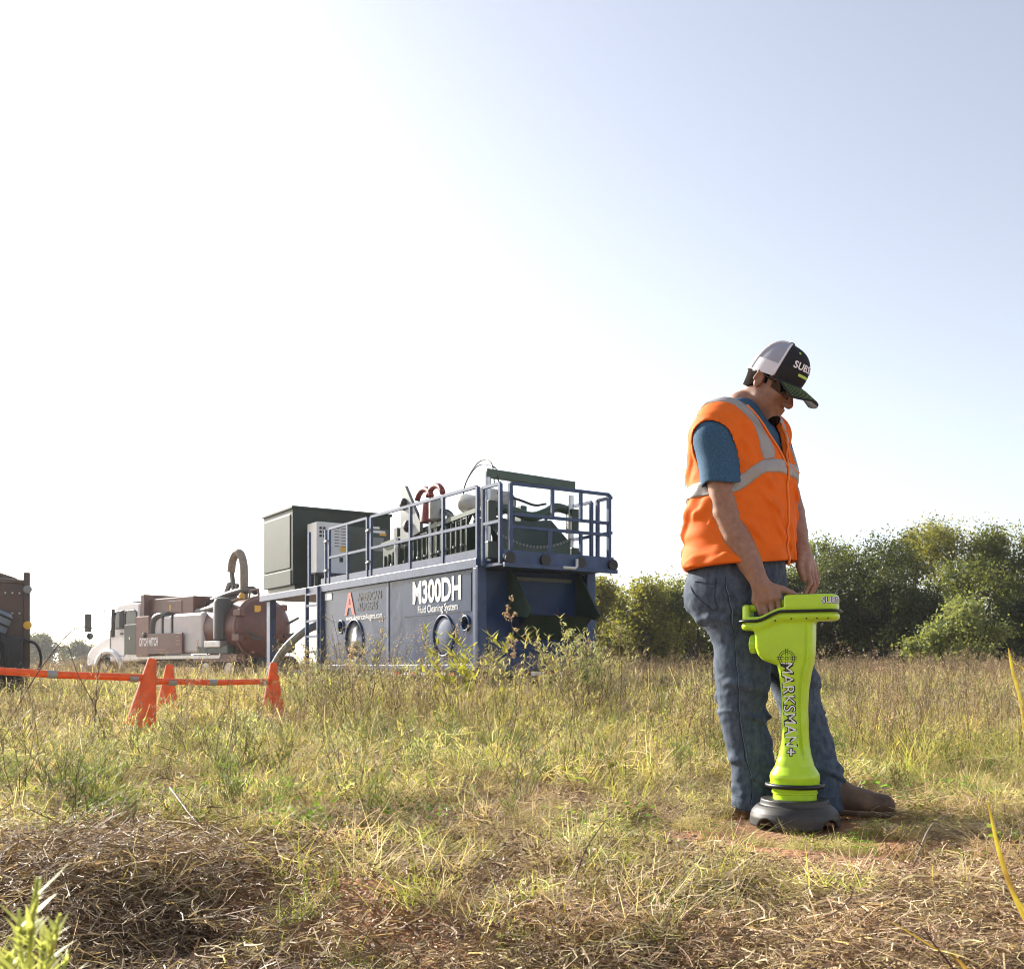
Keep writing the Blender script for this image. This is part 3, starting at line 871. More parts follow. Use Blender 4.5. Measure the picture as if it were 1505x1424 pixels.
kpart('beacon', M_yel, MB().lathe([(.09, 0), (.09, .14), (.05, .18)], 12, None, (1.35, -.8, 2.68)), None, True, angle=40, raw=True)
for a, b in (((.55, -.9, 2.6), (.6, -.9, 2.95)), ((1.1, -.9, 2.6), (1.05, -.9, 2.95)), ((.6, -.9, 2.95), (1.05, -.9, 2.95))):
    kpart('guard_rail', M_rust, MB().beam(a, b, .05), raw=True)

# ------------------------------------------------------------------ rust-brown machine at the left edge
LM = thing('drilling_machine', 'rust-brown machine with black hoses, cut off by the left edge of the picture', 'machine', (-6.55, 13.8, -.1), 26)
def lpart(name, m, mb, parent=None, smooth=False, bevel=0.0, angle=None):
    mb.v = [(a, b, c + .1) for a, b, c in mb.v]
    return mb.build(name, m, parent or LM, smooth, bevel, angle)
M_brn = mat('brown_paint', (0.045, 0.030, 0.024), 0.5, color2=(.085, .036, .022), scale=4, bump=.08, bscale=25)
sp = lpart('side_panel', M_brn, MB().box(-2.0, -.02, -.06, .0, .55, 1.70), None, bevel=.01)
lpart('top_lip', M_brn, MB().box(-2.0, .01, -.09, .04, 1.68, 1.73), None, bevel=.008)
lpart('rear_body', M_brn, MB().box(-2.0, -.10, .0, 1.6, .5, 1.62))
lpart('corner_post', M_brn, MB().box(-.05, .03, -.09, .0, .50, 1.83), None, bevel=.008)
lpart('top_hood', M_brn, MB().prism([(-2.0, 2.1), (-1.0, 2.05), (-.12, 1.76), (-2.0, 1.76)], lambda a, b, s: (a, .1 + .8 * s, b)))
for i in range(7):
    for z in (1.55, 1.28):
        lpart('rivet', M_chr, MB().lathe([(.012, 0), (.009, .008)], 8, AXY.inverted(), (-.10 - i * .085, -.061, z)), sp)
for z in (1.60, 1.12):
    lpart('marker_lamp', M_yel if z < 1.5 else M_gry, MB().lathe([(.055, 0), (.055, .03), (.02, .04)], 14, AXY.inverted(), (.0, -.091, z)), sp, True, angle=40)
lpart('lower_block', M_blk, MB().box(-2.0, -.06, -.5, -.08, .25, .95), None, bevel=.03)
lpart('lower_block', M_blk, MB().box(-2.0, .0, -.3, .9, .05, .50), None, bevel=.03)
lpart('hydraulic_drum', mat('blue_grey_drum', (.16, .20, .27), .35, var=.2), MB().lathe([(.12, 0), (.16, .03), (.16, .34), (.12, .38)], 20, Matrix.Rotation(R(24), 4, 'Y'), (-.46, -.30, .95)), None, True, angle=40)
for i in range(3):
    lpart('drum_clamp', M_blk, MB().lathe([(.168, 0), (.172, .015), (.168, .03)], 20, Matrix.Rotation(R(24), 4, 'Y'), (-.43 + .045 * i, -.30, 1.03 + .10 * i)), None, True)
for i in range(3):
    lpart('hose', M_blk, MB().path(spline([(-.55 + .09 * i, -.55, 1.0), (-.45 + .10 * i, -.62, .82), (-.40 + .09 * i, -.60, .55), (-.3 + .1 * i, -.55, .25)], 18), .028, 8), None, True)
lpart('loop_hose', M_blk, MB().path(spline([(-.05, -.3, .92), (.10, -.32, .86), (.16, -.32, .66), (.10, -.3, .48), (-.05, -.28, .44)], 20), .018, 8), None, True)
pipe = MB().tube((-6.35, 11.3, -.02), (-5.62, 11.1, -.05), .055, 16)
pp = mesh_obj('pipe_offcut', [(a, b, c + .02) for a, b, c in pipe.v], pipe.f, mat('blue_grey_pipe', (.13, .16, .21), .4, var=.2), None, True, angle=40)
tag(pp, 'blue-grey pipe lying in the weeds below the brown machine', 'pipe')

# ------------------------------------------------------------------ traffic cones and bars
def cone(px, py_top, Y, lean, label, turn=0):
    top = P(px, py_top, Y)
    t = thing('traffic_cone', label, 'traffic cone', (top[0], top[1], top[2] - .71), turn, 'orange traffic cones')
    t.rotation_euler = (0, R(lean), R(turn))
    t.location = Vector((top[0], top[1], top[2])) - t.rotation_euler.to_matrix() @ Vector((0, 0, .71))
    MB().lathe([(.150, .02), (.146, .035), (.140, .06), (.034, .70), (.030, .712), (.024, .71), (.024, .60)], 32).build('cone_body', M_or, t, True, angle=50)
    b = MB().prism([(.18 * math.cos(a) * (1.18 if i % 2 else 1), .18 * math.sin(a) * (1.18 if i % 2 else 1)) for i, a in enumerate(np.linspace(0, 2 * math.pi, 8, endpoint=False))], lambda a, b_, s: (a, b_, .0 + .03 * s))
    b.build('base', M_or, t, bevel=.006)
    return t, top
c1, top1 = cone(224, 968, 8.3, 10, 'nearest orange traffic cone, leaning to the right, joined by two bars')
c2, top2 = cone(249, 977, 9.6, 3, 'orange traffic cone half hidden just behind the leaning cone')
c3, top3 = cone(402, 974, 10.1, 1, 'orange traffic cone by itself at the right end of the bar')
def bar(a, b, r, silver, label):
    a, b = np.array(a), np.array(b)
    t = thing('barrier_bar', label, 'barrier bar', tuple(a), 0, 'orange bars between the cones')
    MB().path([p - a for p in (a, a + (b - a) * .5 + np.array([0, 0, -.012]), b)], r, 14).build('tube', M_or, t, True, angle=60)
    for s0, s1 in silver:
        MB().tube((b - a) * s0 + (0, 0, -.010), (b - a) * s1 + (0, 0, -.010), r + .003, 14).build('reflective_sleeve', M_refl, t, True, angle=60)
    for p in (np.zeros(3), b - a):
        MB().path([p + np.array([.06 * math.cos(q_), .06 * math.sin(q_), .0]) for q_ in np.linspace(0, 2 * math.pi, 21)], .008, 6, False).build('end_loop', mat('loop_plastic', (.8, .25, .03), .5), t, True)
bar(P(219, 996, 8.32), P(-60, 982, 7.3), .029, ((.07, .12), (.52, .575)), 'long orange bar running from the leaning cone off the left edge')
bar(P(221, 1001, 8.34), P(401, 1001, 10.1), .027, ((.11, .17), (.42, .48), (.88, .93)), 'orange bar between the leaning cone and the cone at its right')
bt = thing('plastic_bottle', 'small blue and white plastic bottle lying at the foot of the leaning cone', 'bottle', tuple(P(183, 1072, 8.2) - np.array([0, 0, .03])), 20)
MB().lathe([(.02, 0), (.034, .01), (.034, .13), (.03, .15), (.014, .18), (.014, .20)], 14, AXX, (0, 0, .035)).build('bottle_body', M_lampw, bt, True, angle=40)
MB().lathe([(.0355, .04), (.0355, .11)], 14, AXX, (0, 0, .035)).build('bottle_label', mat('label_blue', (.05, .09, .3), .5), bt, True, angle=40)
# ------------------------------------------------------------------ person
PB = np.array([0.87, 3.80, 0.0])
person = thing('person', 'man in orange safety vest, jeans and trucker cap looking down at a green locator', 'person', tuple(PB))
M_skin = mat('skin', (0.35, 0.185, 0.12), 0.48, color2=(.26, .135, .088), scale=38, sss=0.12, bump=0.1, bscale=260, bdist=0.001, spec=0.4)
M_vest = mat('vest_orange', (0.92, 0.17, 0.012), 0.75, var=0.1, scale=16, bump=0.25, bscale=420, bdist=0.002, spec=0.25, transl=0.12)
M_trim = mat('vest_piping', (0.95, 0.24, 0.03), 0.65, var=0.1)
M_refl = mat('reflective_tape', (0.34, 0.32, 0.30), 0.45, metal=0.1, var=0.14, scale=10, bump=0.1, bscale=90, bdist=0.003)
M_shirt = mat('heather_blue', (0.05, 0.125, 0.215), 0.85, color2=(0.035, 0.08, 0.145), scale=150, bump=0.2, bscale=300, bdist=0.001, spec=0.2)
M_jean = mat('denim', (0.090, 0.115, 0.155), 0.85, color2=(0.042, 0.058, 0.088), scale=48, detail=9, bump=0.35, bscale=330, bdist=0.0016, spec=0.2, stretch=(1, 1, .6))
M_seam = mat('denim_seam', (0.022, 0.033, 0.055), 0.9, var=0.5, scale=120)
M_boot = mat('boot_leather', (0.15, 0.085, 0.048), 0.6, color2=(.075, .042, .026), scale=14, bump=0.3, bscale=60)
M_sole = mat('boot_sole', (0.26, 0.19, 0.13), 0.8, var=0.4, scale=30)
M_hair = mat('hair', (0.020, 0.014, 0.011), 0.95, var=0.5, scale=200, spec=0.05, bump=.6, bscale=500, bdist=.002)
M_black = mat('cap_black', (0.012, 0.013, 0.016), 0.8, var=0.3, scale=160, bump=0.2, bscale=500, bdist=0.001)
M_white = mat('cap_white', (0.72, 0.72, 0.76), 0.8, var=0.06)
M_mesh = mat('cap_mesh', (0.62, 0.63, 0.7), 0.7, color2=(0.36, 0.38, 0.47), scale=420, transl=0.35, detail=1)
M_lime = mat('lime_thread', (0.42, 0.72, 0.10), 0.6, var=0.1)
M_brimthread = mat('brim_thread', (0.13, 0.22, 0.07), 0.7, var=0.2)
M_gls = mat('sunglass_lens', (0.008, 0.008, 0.01), 0.12, spec=0.6, var=0.2)

YAW = R(42)
tF = np.array([math.cos(YAW), -math.sin(YAW), 0])
tL = np.array([math.sin(YAW), math.cos(YAW), 0])
# torso stations: (px, py, half depth, half width) of the T-shirt
TS = [(1079, 592, .065, .10), (1082, 612, .095, .165), (1087, 640, .128, .19), (1091, 700, .168, .195), (1090, 770, .172, .19), (1087, 835, .165, .188), (1086, 900, .15, .18)]
tz = np.array([P(a, b, 3.82)[2] for a, b, _, _ in TS])[::-1]
tx = np.array([P(a, b, 3.82)[0] for a, b, _, _ in TS])[::-1]
ta = np.array([q[2] for q in TS])[::-1]
tb = np.array([q[3] for q in TS])[::-1]
def torso(X, Y, Z, infl=0.0, loose=0.0):
    z = Z + 0 * X + 0 * Y
    cx = np.interp(z, tz, tx)
    lo = smoothstep(1.35, 0.92, z) * loose
    a = np.interp(z, tz, ta) + infl + lo
    b = np.interp(z, tz, tb) + infl + lo * 0.7
    f = (X - cx) * tF[0] + (Y - 3.82) * tF[1]
    l = (X - cx) * tL[0] + (Y - 3.82) * tL[1]
    q = (np.abs(f / a) ** 2.3 + np.abs(l / b) ** 2.3 + 1e-9) ** (1 / 2.3)
    return (q - 1) * np.minimum(a, b), f, l, z
SR, ER, WR = P(1054, 641, 3.68), P(1070, 762, 3.665), P(1117, 857, 3.60)
SL, EL, WL = P(1128, 640, 3.96), P(1157, 735, 4.0), P(1177, 806, 3.85)
NB = P(1091, 598, 3.835)
def torso_field(h, infl, loose=0.0, lo=None, hi=None, shr=0.062):
    G = Field((0.48, 3.42, 0.82), (1.24, 4.2, 1.66), h)
    sl, X, Y, Z = G.all()
    d, f, l, z = torso(X, Y, Z, infl, loose)
    d = smax(d, z - 1.540 - .25 * np.maximum(-f - .02, 0), 0.03)
    G.F[:] = d
    for S in (SR, SL):
        G.cone(NB + (-.012, 0, -0.054), S + (0, 0, -0.005), shr + infl, shr + .010 + infl, 0.06)
    return G, X, Y, Z, f, l, z

# --- body: head, neck, trunk, arms, hands and legs as one skin
hp, hy = R(33), R(36)
hF = np.array([math.cos(hy), -math.sin(hy), 0]); hL = np.array([math.sin(hy), math.cos(hy), 0]); Zv = np.array([0, 0, 1.0])
hX = math.cos(hp) * hF - math.sin(hp) * Zv
hZ = math.sin(hp) * hF + math.cos(hp) * Zv
HM = np.array([hX, hL, hZ])
HO = P(1133, 563, 3.80)
def H(x, y, z):
    return HO + x * hX + y * hL + z * hZ
B = Field((0.45, 3.38, -0.02), (1.50, 4.20, 1.86), 0.0042)
B.ell(H(-.005, 0, .035), (.098, .076, .088), HM, 0.02)
B.ell(H(.032, 0, -.035), (.060, .058, .088), HM, 0.03)
for s in (-1, 1):
    B.cone(H(.012, s * .048, -.062), H(.070, s * .012, -.108), .024, .020, 0.03)
    B.ell(H(.062, s * .034, -.028), (.022, .022, .020), HM, 0.02)       # cheekbone
    B.cone(H(.075, s * .03, .018), H(.088, 0, .016), .012, .013, 0.015)  # brow
    B.ell(H(-.012, s * .077, -.008), (.017, .007, .031), HM, 0.006)      # ear
    B.cone(H(-.022, s * .085, .018), H(-.027, s * .086, -.012), .006, .005, 0.004)
    B.cone(H(-.022, s * .085, .018), H(-.004, s * .083, .014), .006, .005, 0.004)
    B.ell(H(.077, s * .030, -.003), (.013, .016, .011), HM, 0.012, 'cut')
    B.cone(H(.106, s * .009, -.046), H(.098, s * .015, -.046), .008, .006, 0.008)
B.cone(H(.086, 0, .004), H(.112, 0, -.038), .010, .0125, 0.014)
B.cone(H(.088, -.020, -.068), H(.088, .020, -.068), .006, .006, 0.008)
B.cone(H(.094, -.012, -.066), H(.094, .012, -.066), .007, .007, 0.006)
B.cone(H(.091, -.011, -.078), H(.091, .011, -.078), .0075, .0075, 0.006)
B.ell(H(.079, 0, -.108), (.020, .022, .019), HM, 0.02)
B.chain([(H(-.03, 0, -.045), .058), (H(-.028, 0, -.10), .060), (NB, .058), (NB + (0.0, 0, -.08), .07)], 0.03)
B.chain([(NB + (0, 0, -.1), .07), (P(1090, 720, 3.82), .13), (P(1086, 850, 3.82), .13)], 0.05)
for S in (SR, SL):
    B.cone(NB + (0, 0, -.085), S, .042, .055, 0.03)
def arm(S, E_, W):
    m = E_ + (W - E_) * 0.28
    B.chain([(S, .062), (S * .45 + E_ * .55, .058), (E_ * .92 + S * .08, .0535), (m, .052), (E_ + (W - E_) * .7, .042), (W, .0305)], 0.03)
arm(SR, ER, WR); arm(SL, EL, WL)
# his right hand closed on the handle
Y0 = 3.60
kn = [((1111, 883, 3.605), (1118, 901, 3.585), (1124, 906, 3.62)), ((1121, 883, 3.588), (1128, 906, 3.572), (1133, 909, 3.61)),
      ((1132, 881, 3.576), (1138, 908, 3.562), (1142, 910, 3.60)), ((1143, 879, 3.572), (1147, 903, 3.558), (1149, 906, 3.598))]
for k_, m_, t_ in kn:
    B.cone(WR, P(*k_), .026, .0165, 0.012)
    B.cone(P(*k_), P(*m_), .0112, .0098, 0.001)
    B.cone(P(*m_), P(*t_), .0098, .0090, 0.001)
B.ell((P(1112, 884, 3.605) + P(1140, 868, 3.60)) / 2, (.036, .022, .03), None, 0.02)
B.chain([(P(1124, 862, 3.585), .022), (P(1150, 867, 3.585), .0145), (P(1163, 872, 3.595), .0122), (P(1174, 879, 3.605), .0098)], 0.01)
# his left hand hanging loose, fingers slightly curled
lf = [((1186, 838, 3.80), (1191, 856, 3.785), (1181, 875, 3.785)), ((1191, 839, 3.822), (1196, 860, 3.81), (1186.5, 879, 3.81)),
      ((1195, 837, 3.845), (1200.5, 857, 3.835), (1192, 876, 3.835)), ((1197, 833, 3.868), (1202, 850, 3.86), (1197, 866, 3.86))]
for k_, m_, t_ in lf:
    B.cone(WL, P(*k_), .026, .0135, 0.014)
    B.cone(P(*k_), P(*m_), .0112, .0100, 0.003)
    B.cone(P(*m_), P(*t_), .0098, .0078, 0.002)
B.chain([(P(1177, 815, 3.82), .019), (P(1175, 832, 3.795), .0135), (P(1178, 843, 3.79), .0115), (P(1181, 853, 3.79), .009)], 0.008)
RL = [((1072, 872, 3.78), .118), ((1090, 938, 3.77), .106), ((1092, 1000, 3.75), .092), ((1090, 1048, 3.75), .073), ((1102, 1096, 3.75), .079), ((1108, 1150, 3.755), .077), ((1111, 1194, 3.76), .080)]
LL = [((1106, 872, 3.88), .112), ((1140, 938, 3.87), .102), ((1167, 1000, 3.85), .088), ((1177, 1045, 3.83), .075), ((1192, 1098, 3.80), .078), ((1206, 1152, 3.77), .074), ((1213, 1188, 3.76), .076)]
for ch in (RL, LL):
    B.chain([(P(*q), r * .72) for q, r in ch[:-1]], 0.04)
V, Q = B.mesh(smooth=1)
body = mesh_obj('body', V - PB, Q, M_skin, person, True)

# --- short hair and beard: thin shells over the head
HG = Field(HO - .17, HO + .17, 0.0035)
sl, X, Y, Z = HG.all()
i0 = [int(round((HG.lo[i] - B.lo[i]) / B.h)) for i in range(3)]
def headfield(infl):
    G = Field(HO - .17, HO + .17, 0.0035)
    G.ell(H(-.005, 0, .035), np.array((.098, .076, .088)) + infl, HM, 0.02)
    G.ell(H(.032, 0, -.035), np.array((.060, .058, .088)) + infl, HM, 0.03)
    G.ell(H(.079, 0, -.108), np.array((.020, .022, .019)) + infl, HM, 0.02)
    for s in (-1, 1):
        G.cone(H(.012, s * .048, -.062), H(.070, s * .012, -.108), .024 + infl, .020 + infl, 0.03)
    G.cone(H(-.03, 0, -.045), H(-.028, 0, -.10), .058 + infl, .060 + infl, .03)
    return G
G = headfield(.0045)
lx = (X - HO[0]) * hX[0] + (Y - HO[1]) * hX[1] + (Z - HO[2]) * hX[2]
ly = (X - HO[0]) * hL[0] + (Y - HO[1]) * hL[1] + (Z - HO[2]) * hL[2]
lz = (X - HO[0]) * hZ[0] + (Y - HO[1]) * hZ[1] + (Z - HO[2]) * hZ[2]
region = np.maximum(np.minimum(np.maximum(lx + .014, -.050 - lz + .6 * np.maximum(lx + .05, 0)), np.maximum(np.abs(lx - .010) - .007, -.012 - lz)), lz - .030)
V, Q = HG.mesh(smax(smax(G.F, -(G.F + .011), 0), region.astype(np.float32), 0.003))
mesh_obj('hair', V - PB, Q, M_hair, person, True)
G = headfield(.0022)
gd = np.sqrt(((lx - .086) / 1.0) ** 2 + (ly / 1.15) ** 2 + ((lz + .114) / .95) ** 2) - .0285
must = np.maximum(np.abs(lz + .0615 + .25 * np.abs(ly)) - .0045, np.maximum(np.abs(ly) - .026, .05 - lx))
G.F[:] = smax(smax(G.F, -(G.F + .006), 0), np.minimum(gd, must).astype(np.float32), 0.003)
V, Q = HG.mesh(G.F)
mesh_obj('goatee', V - PB, Q, M_hair, person, True)

# --- T-shirt
def pos(a): return np.maximum(a, 0) ** 1.25
G, X, Y, Z, f, l, z = torso_field(0.005, 0.0)
wr = sines(3, 30, aniso=(1, 1, .5))
G.F += (0.0035 * wr(X, Y, Z)).astype(np.float32)
for S, E_, in ((SR, ER), (SL, EL)):
    d = E_ - S
    e = S + d * .60
    u = d / np.linalg.norm(d)
    K = Field((0.48, 3.42, 0.82), (1.24, 4.2, 1.66), 0.005)
    K.cone(S + (0, 0, -.004), e + d * .12, .076, .077, 0.0)
    K.cone(e - d * .10, e + d * .3, .069, .069, 0.004, 'cut')
    pl = (X - e[0]) * u[0] + (Y - e[1]) * u[1] + (Z - e[2]) * u[2]
    K.F[:] = smax(K.F, pl + .010 * np.sin(X * 30), 0.004)
    G.F[:] = smin(G.F, K.F, .03)
s_, x_, y_, z_ = G.sub(SR - .16, ER + .16)
G.F[s_] -= (0.0055 * pos(wrinkle(66, 38, (1, .3, .35), .3)(x_, y_, z_)) * smoothstep(1.22, 1.30, z_ + 0 * x_ + 0 * y_)).astype(np.float32) * (np.sqrt((x_ - SR[0]) ** 2 + (y_ - SR[1]) ** 2) < .14)
G.F[:] = smax(G.F, (0.955 - Z) + 0 * G.F, 0)
V, Q = G.mesh(smooth=2)
mesh_obj('t_shirt', V - PB, Q, M_shirt, person, True)
mb = MB()
nd = H(-.03, 0, -.08) - NB; nd /= np.linalg.norm(nd)
a1 = np.cross(nd, tL); a1 /= np.linalg.norm(a1); b1 = np.cross(nd, a1)
mb.path([NB + nd * .012 + (a1 * math.cos(q) * .083 + b1 * math.sin(q) * .083) + np.array([0, 0, -.022]) * max(0, float((a1 * math.cos(q) + b1 * math.sin(q)) @ tF)) for q in np.linspace(0, 2 * math.pi, 40)], .0085, 8, False)
mb.build('shirt_collar', M_shirt, person, True)

# --- safety vest
G, X, Y, Z, f, l, z = torso_field(0.005, 0.013, 0.006, shr=.062)
SB = G.F.copy()
fold = sines(21, 11, aniso=(1, 1, 1.3)); fold2 = sines(22, 7)
n0, n1 = fold(X, Y, Z), fold2(X, Y, Z)
def ridge(a):
    return (.5 + .5 * np.cos(2 * a)) ** 1.8
low = smoothstep(1.34, 1.12, z)
back = smoothstep(.03, -.08, f)
pa, pb = sines(61, 6)(X, Y, Z), sines(62, 8)(X, Y, Z)
def pos(a): return np.maximum(a, 0) ** 1.25
w1 = pos(wrinkle(81, 24, .8 * Zv + .75 * tL - .1 * tF, .28)(X, Y, Z))
w2 = pos(wrinkle(82, 55, .7 * Zv + .8 * tL, .4)(X, Y, Z))
w3 = pos(wrinkle(83, 30, 1.0 * Zv - .3 * tL, .25)(X, Y, Z))
w4 = pos(wrinkle(84, 34, tL + .3 * Zv, .3)(X, Y, Z))
G.F += (-low * ((.017 * w1 + .0065 * w2) * (1 - back) + (.012 * w3 + .004 * w2) * back) - 0.008 * w4 * smoothstep(1.20, 1.30, z) * smoothstep(1.54, 1.42, z) - .003 * w2
        - 0.004 * np.maximum(n1, 0)).astype(np.float32)
S0 = G.F.copy()
w = np.maximum((z - 1.285) * .46, 0.0)
vcut = np.where(f > -0.035, np.abs(l + .004) - w - np.where(z > 1.285, .002, -.02), .2)
neck_d = np.sqrt((X - NB[0] - .012) ** 2 + (Y - NB[1]) ** 2) - .076
hem = 0.935 + 0.012 * f / .15 - 0.022 * np.clip(f + .02, -1, 1) - z + .012 * np.sin(9 * l)
cuts = np.maximum(hem, np.maximum(-vcut, np.where(z > 1.47, -neck_d, -.2)))
G2 = Field((0.48, 3.42, 0.82), (1.24, 4.2, 1.66), 0.005)
for S, E_ in ((SR, ER), (SL, EL)):
    d = E_ - S
    out = (S - NB); out[2] = 0; out /= np.linalg.norm(out)
    G2.cone(S + out * .035 + (0, 0, -.028), S + d * .40 + out * .03, .080, .078, 0.0)
cuts = np.maximum(cuts, -G2.F)
shell = smax(S0, -(SB + .008), 0.002)
V, Q = G.mesh(smax(shell, cuts.astype(np.float32), 0.002), smooth=1)
vest = mesh_obj('safety_vest', V - PB, Q, M_vest, person, True)
# reflective tape: bands cut from a slightly larger shell
sh2 = np.maximum(S0 - .0038, -(SB + .006))
zc = 1.195 + 0.085 * smoothstep(.02, .17, f - .25 * np.abs(l)) - 0.01 * np.sin(5 * l)
band = np.abs(z - zc) - .027
zipgap = np.where((f > 0) & (z < 1.30), .010 - np.abs(l + .004), -.2)
V, Q = G.mesh(np.maximum(np.maximum(sh2, band), np.maximum(cuts, zipgap)).astype(np.float32), smooth=1)
st = mesh_obj('reflective_stripe', V - PB, Q, M_refl, vest, True)
for s in (-1, 1):
    lc = s * (.092 + .25 * np.maximum(z - 1.35, 0))
    vb = np.abs(l - lc) - .027
    lower = np.where(f > 0, zc + .027 - z, zc + .027 - z)
    V, Q = G.mesh(np.maximum(np.maximum(sh2, vb), np.maximum(cuts, lower)).astype(np.float32), smooth=1)
    mesh_obj('reflective_stripe', V - PB, Q, M_refl, vest, True)
# breast pocket, edge piping and zip follow the vest surface
VT = BVHTree.FromPolygons([tuple(p) for p in (V * 0 + V)], [tuple(q) for q in Q]) if False else None
Vv, Qv = G.mesh(S0, smooth=1)
VT = BVHTree.FromPolygons(Vv.tolist(), Qv.tolist())
def onvest(lv, zv, off=.003, front=True):
    cx = np.interp(zv, tz, tx)
    o = Vector((cx + tL[0] * lv, 3.82 + tL[1] * lv, zv)) + Vector(tF) * (.6 if front else -.6)
    h = VT.ray_cast(o, Vector(tF) * (-1 if front else 1))
    return None if h[0] is None else np.array(h[0] + h[1] * off)
def vest_line(pts, r, name, m, parent):
    q = [onvest(*p) for p in pts]
    q = [p - PB for p in q if p is not None]
    if len(q) > 2:
        MB().path(q, r, 6).build(name, m, parent, True)
zs = np.linspace(.925, 1.285, 40)
vest_line([(-.004 + .004 * math.sin(40 * a), a) for a in zs], .0042, 'zip', M_trim, vest)
for s in (-1, 1):
    vest_line([(s * ((a - 1.285) * .46 + .004) - .004, a) for a in np.linspace(1.285, 1.50, 30)], .0038, 'neck_piping', M_trim, vest)
pk = [(.035, 1.385), (.125, 1.385), (.125, 1.285), (.08, 1.272), (.035, 1.285), (.035, 1.385)]
pl = []
for (a, b), (c, d) in zip(pk[:-1], pk[1:]):
    pl += [(a + (c - a) * t, b + (d - b) * t) for t in np.linspace(0, 1, 8)]
vest_line(pl, .0028, 'pocket_edge', M_trim, vest)

# --- jeans
G = Field((0.55, 3.5, 0.03), (1.32, 4.15, 1.05), 0.005)
for ch in (RL, LL):
    G.chain([(P(*q), r) for q, r in ch], 0.03)
G.ell(P(1084, 845, 3.82), (.168, .175, .20), np.array([tF, tL, Zv]), 0.05)
G.ell(P(1058, 872, 3.80), (.125, .10, .12), np.array([tF, tL, Zv]), 0.05)
G.ell(P(1078, 872, 3.90), (.125, .10, .12), np.array([tF, tL, Zv]), 0.05)
sl, X, Y, Z = G.all()
n1, n2, n3 = sines(31, 16, aniso=(1, 1, 1.2)), sines(32, 40, aniso=(.7, .7, 1.3)), sines(33, 9)
amp = .9 * np.exp(-((Z - .42) / .11) ** 2) + 1.0 * np.exp(-((Z - .13) / .09) ** 2) + .35 * np.exp(-((Z - .74) / .07) ** 2) + .22
k1 = pos(wrinkle(91, 48, (.35, .1, 1), .35)(X, Y, Z)); k2 = pos(wrinkle(92, 85, (-.5, .1, 1), .5)(X, Y, Z)); k3 = pos(wrinkle(93, 30, (1, .4, .35), .35)(X, Y, Z))
G.F += (0.003 * n1(X, Y, Z) - amp * (.0085 * k1 + .0035 * k2) - .004 * k3).astype(np.float32)
body_d = G.F.copy()
G.F[:] = smax(G.F, Z - .98 + 0 * X, 0)
hemz = .055 + .02 * np.sin(X * 20)
G.F[:] = smax(G.F, hemz - Z + 0 * G.F, 0.004)
V, Q = G.mesh(smooth=2)
jeans = mesh_obj('jeans', V - PB, Q, M_jean, person, True)
JT = BVHTree.FromPolygons(V.tolist(), Q.tolist())
def jean_line(pts, r, name, m, off=.0022):
    q = []
    for p in pts:
        h = JT.find_nearest(Vector(p))
        q.append(np.array(h[0] + h[1] * off) - PB)
    q = np.array(q)
    for _ in range(5):
        q[1:-1] = (q[:-2] + q[1:-1] * 2 + q[2:]) / 4
    return MB().path(q, r, 5).build(name, m, jeans, True)
# outer seam down his right leg, back pocket and yoke seams
sm = spline([P(1058, 838, 3.55), P(1063, 900, 3.55), P(1072, 960, 3.58), P(1078, 1020, 3.6), P(1083, 1080, 3.62), P(1092, 1140, 3.62), P(1097, 1185, 3.62)], 90)
jean_line(sm, .0015, 'side_seam', M_seam)
jean_line([p + np.array([.006, 0, 0]) for p in sm], .0012, 'seam_stitching', mat('denim_thread', (.16, .2, .26), .8), .001)
jean_line(spline([P(1038, 842, 3.6), P(1036, 880, 3.6), P(1033, 905, 3.62), P(1020, 885, 3.7), P(1008, 862, 3.75)], 40), .0014, 'back_pocket_seam', M_seam)
jean_line(spline([P(1008, 850, 3.72), P(1024, 853, 3.62), P(1038, 850, 3.55)], 20), .0014, 'back_pocket_hem', M_seam)
jean_line(spline([P(1125, 848, 3.55), P(1138, 862, 3.6), P(1152, 876, 3.65)], 20), .0026, 'front_pocket_seam', M_seam)

# --- boots
def boot(heel, toe):
    heel, toe = np.array(heel, float), np.array(toe, float)
    lift = np.array([0, 0, .016])
    G = Field(np.minimum(heel, toe) - (.1, .1, .02), np.maximum(heel, toe) + (.1, .1, .26), 0.004)
    d = toe - heel; L = np.linalg.norm(d); u = d / L
    z = np.array([0, 0, 1.0])
    G.chain([(heel + u * .03 + z * .045, .042), (heel + u * .12 + z * .05, .043), (heel + u * .20 + z * .046, .047), (toe - u * .045 + z * .044, .041)], 0.03)
    G.chain([(heel + u * .045 + z * .05, .05), (heel + u * .05 + z * .12, .050)], 0.04)
    G.cone(heel + u * .09 + z * .10, heel + u * .17 + z * .062, .042, .036, .04)
    sl, X, Y, Z = G.all()
    G.F += (0.0015 * sines(44, 70)(X, Y, Z)).astype(np.float32)
    up = smax(G.F, .020 - Z + 0 * G.F, .002)
    V, Q = G.mesh(up, 1)
    b = mesh_obj('boot', V - PB + lift, Q, M_boot, person, True)
    for k_ in range(3):
        c_ = heel + u * (.135 + .03 * k_) + z * .085
        w_ = np.array([-u[1], u[0], 0])
        MB().path([c_ + w_ * a_ * .034 + z * (.008 - .035 * a_ * a_ - .014 * k_) - PB + lift for a_ in np.linspace(-1, 1, 9)], .0032, 5).build('lace', M_sole, b, True)
    G.F -= .008
    V, Q = G.mesh(smax(smax(G.F, Z - .025 + 0 * G.F, .002), .0 - Z + 0 * G.F, .002), 1)
    mesh_obj('sole', V - PB + lift, Q, M_sole, b, True)
boot((1.105, 3.80, 0), (1.385, 3.672, 0))
boot((0.835, 3.80, 0), (1.12, 3.785, 0))

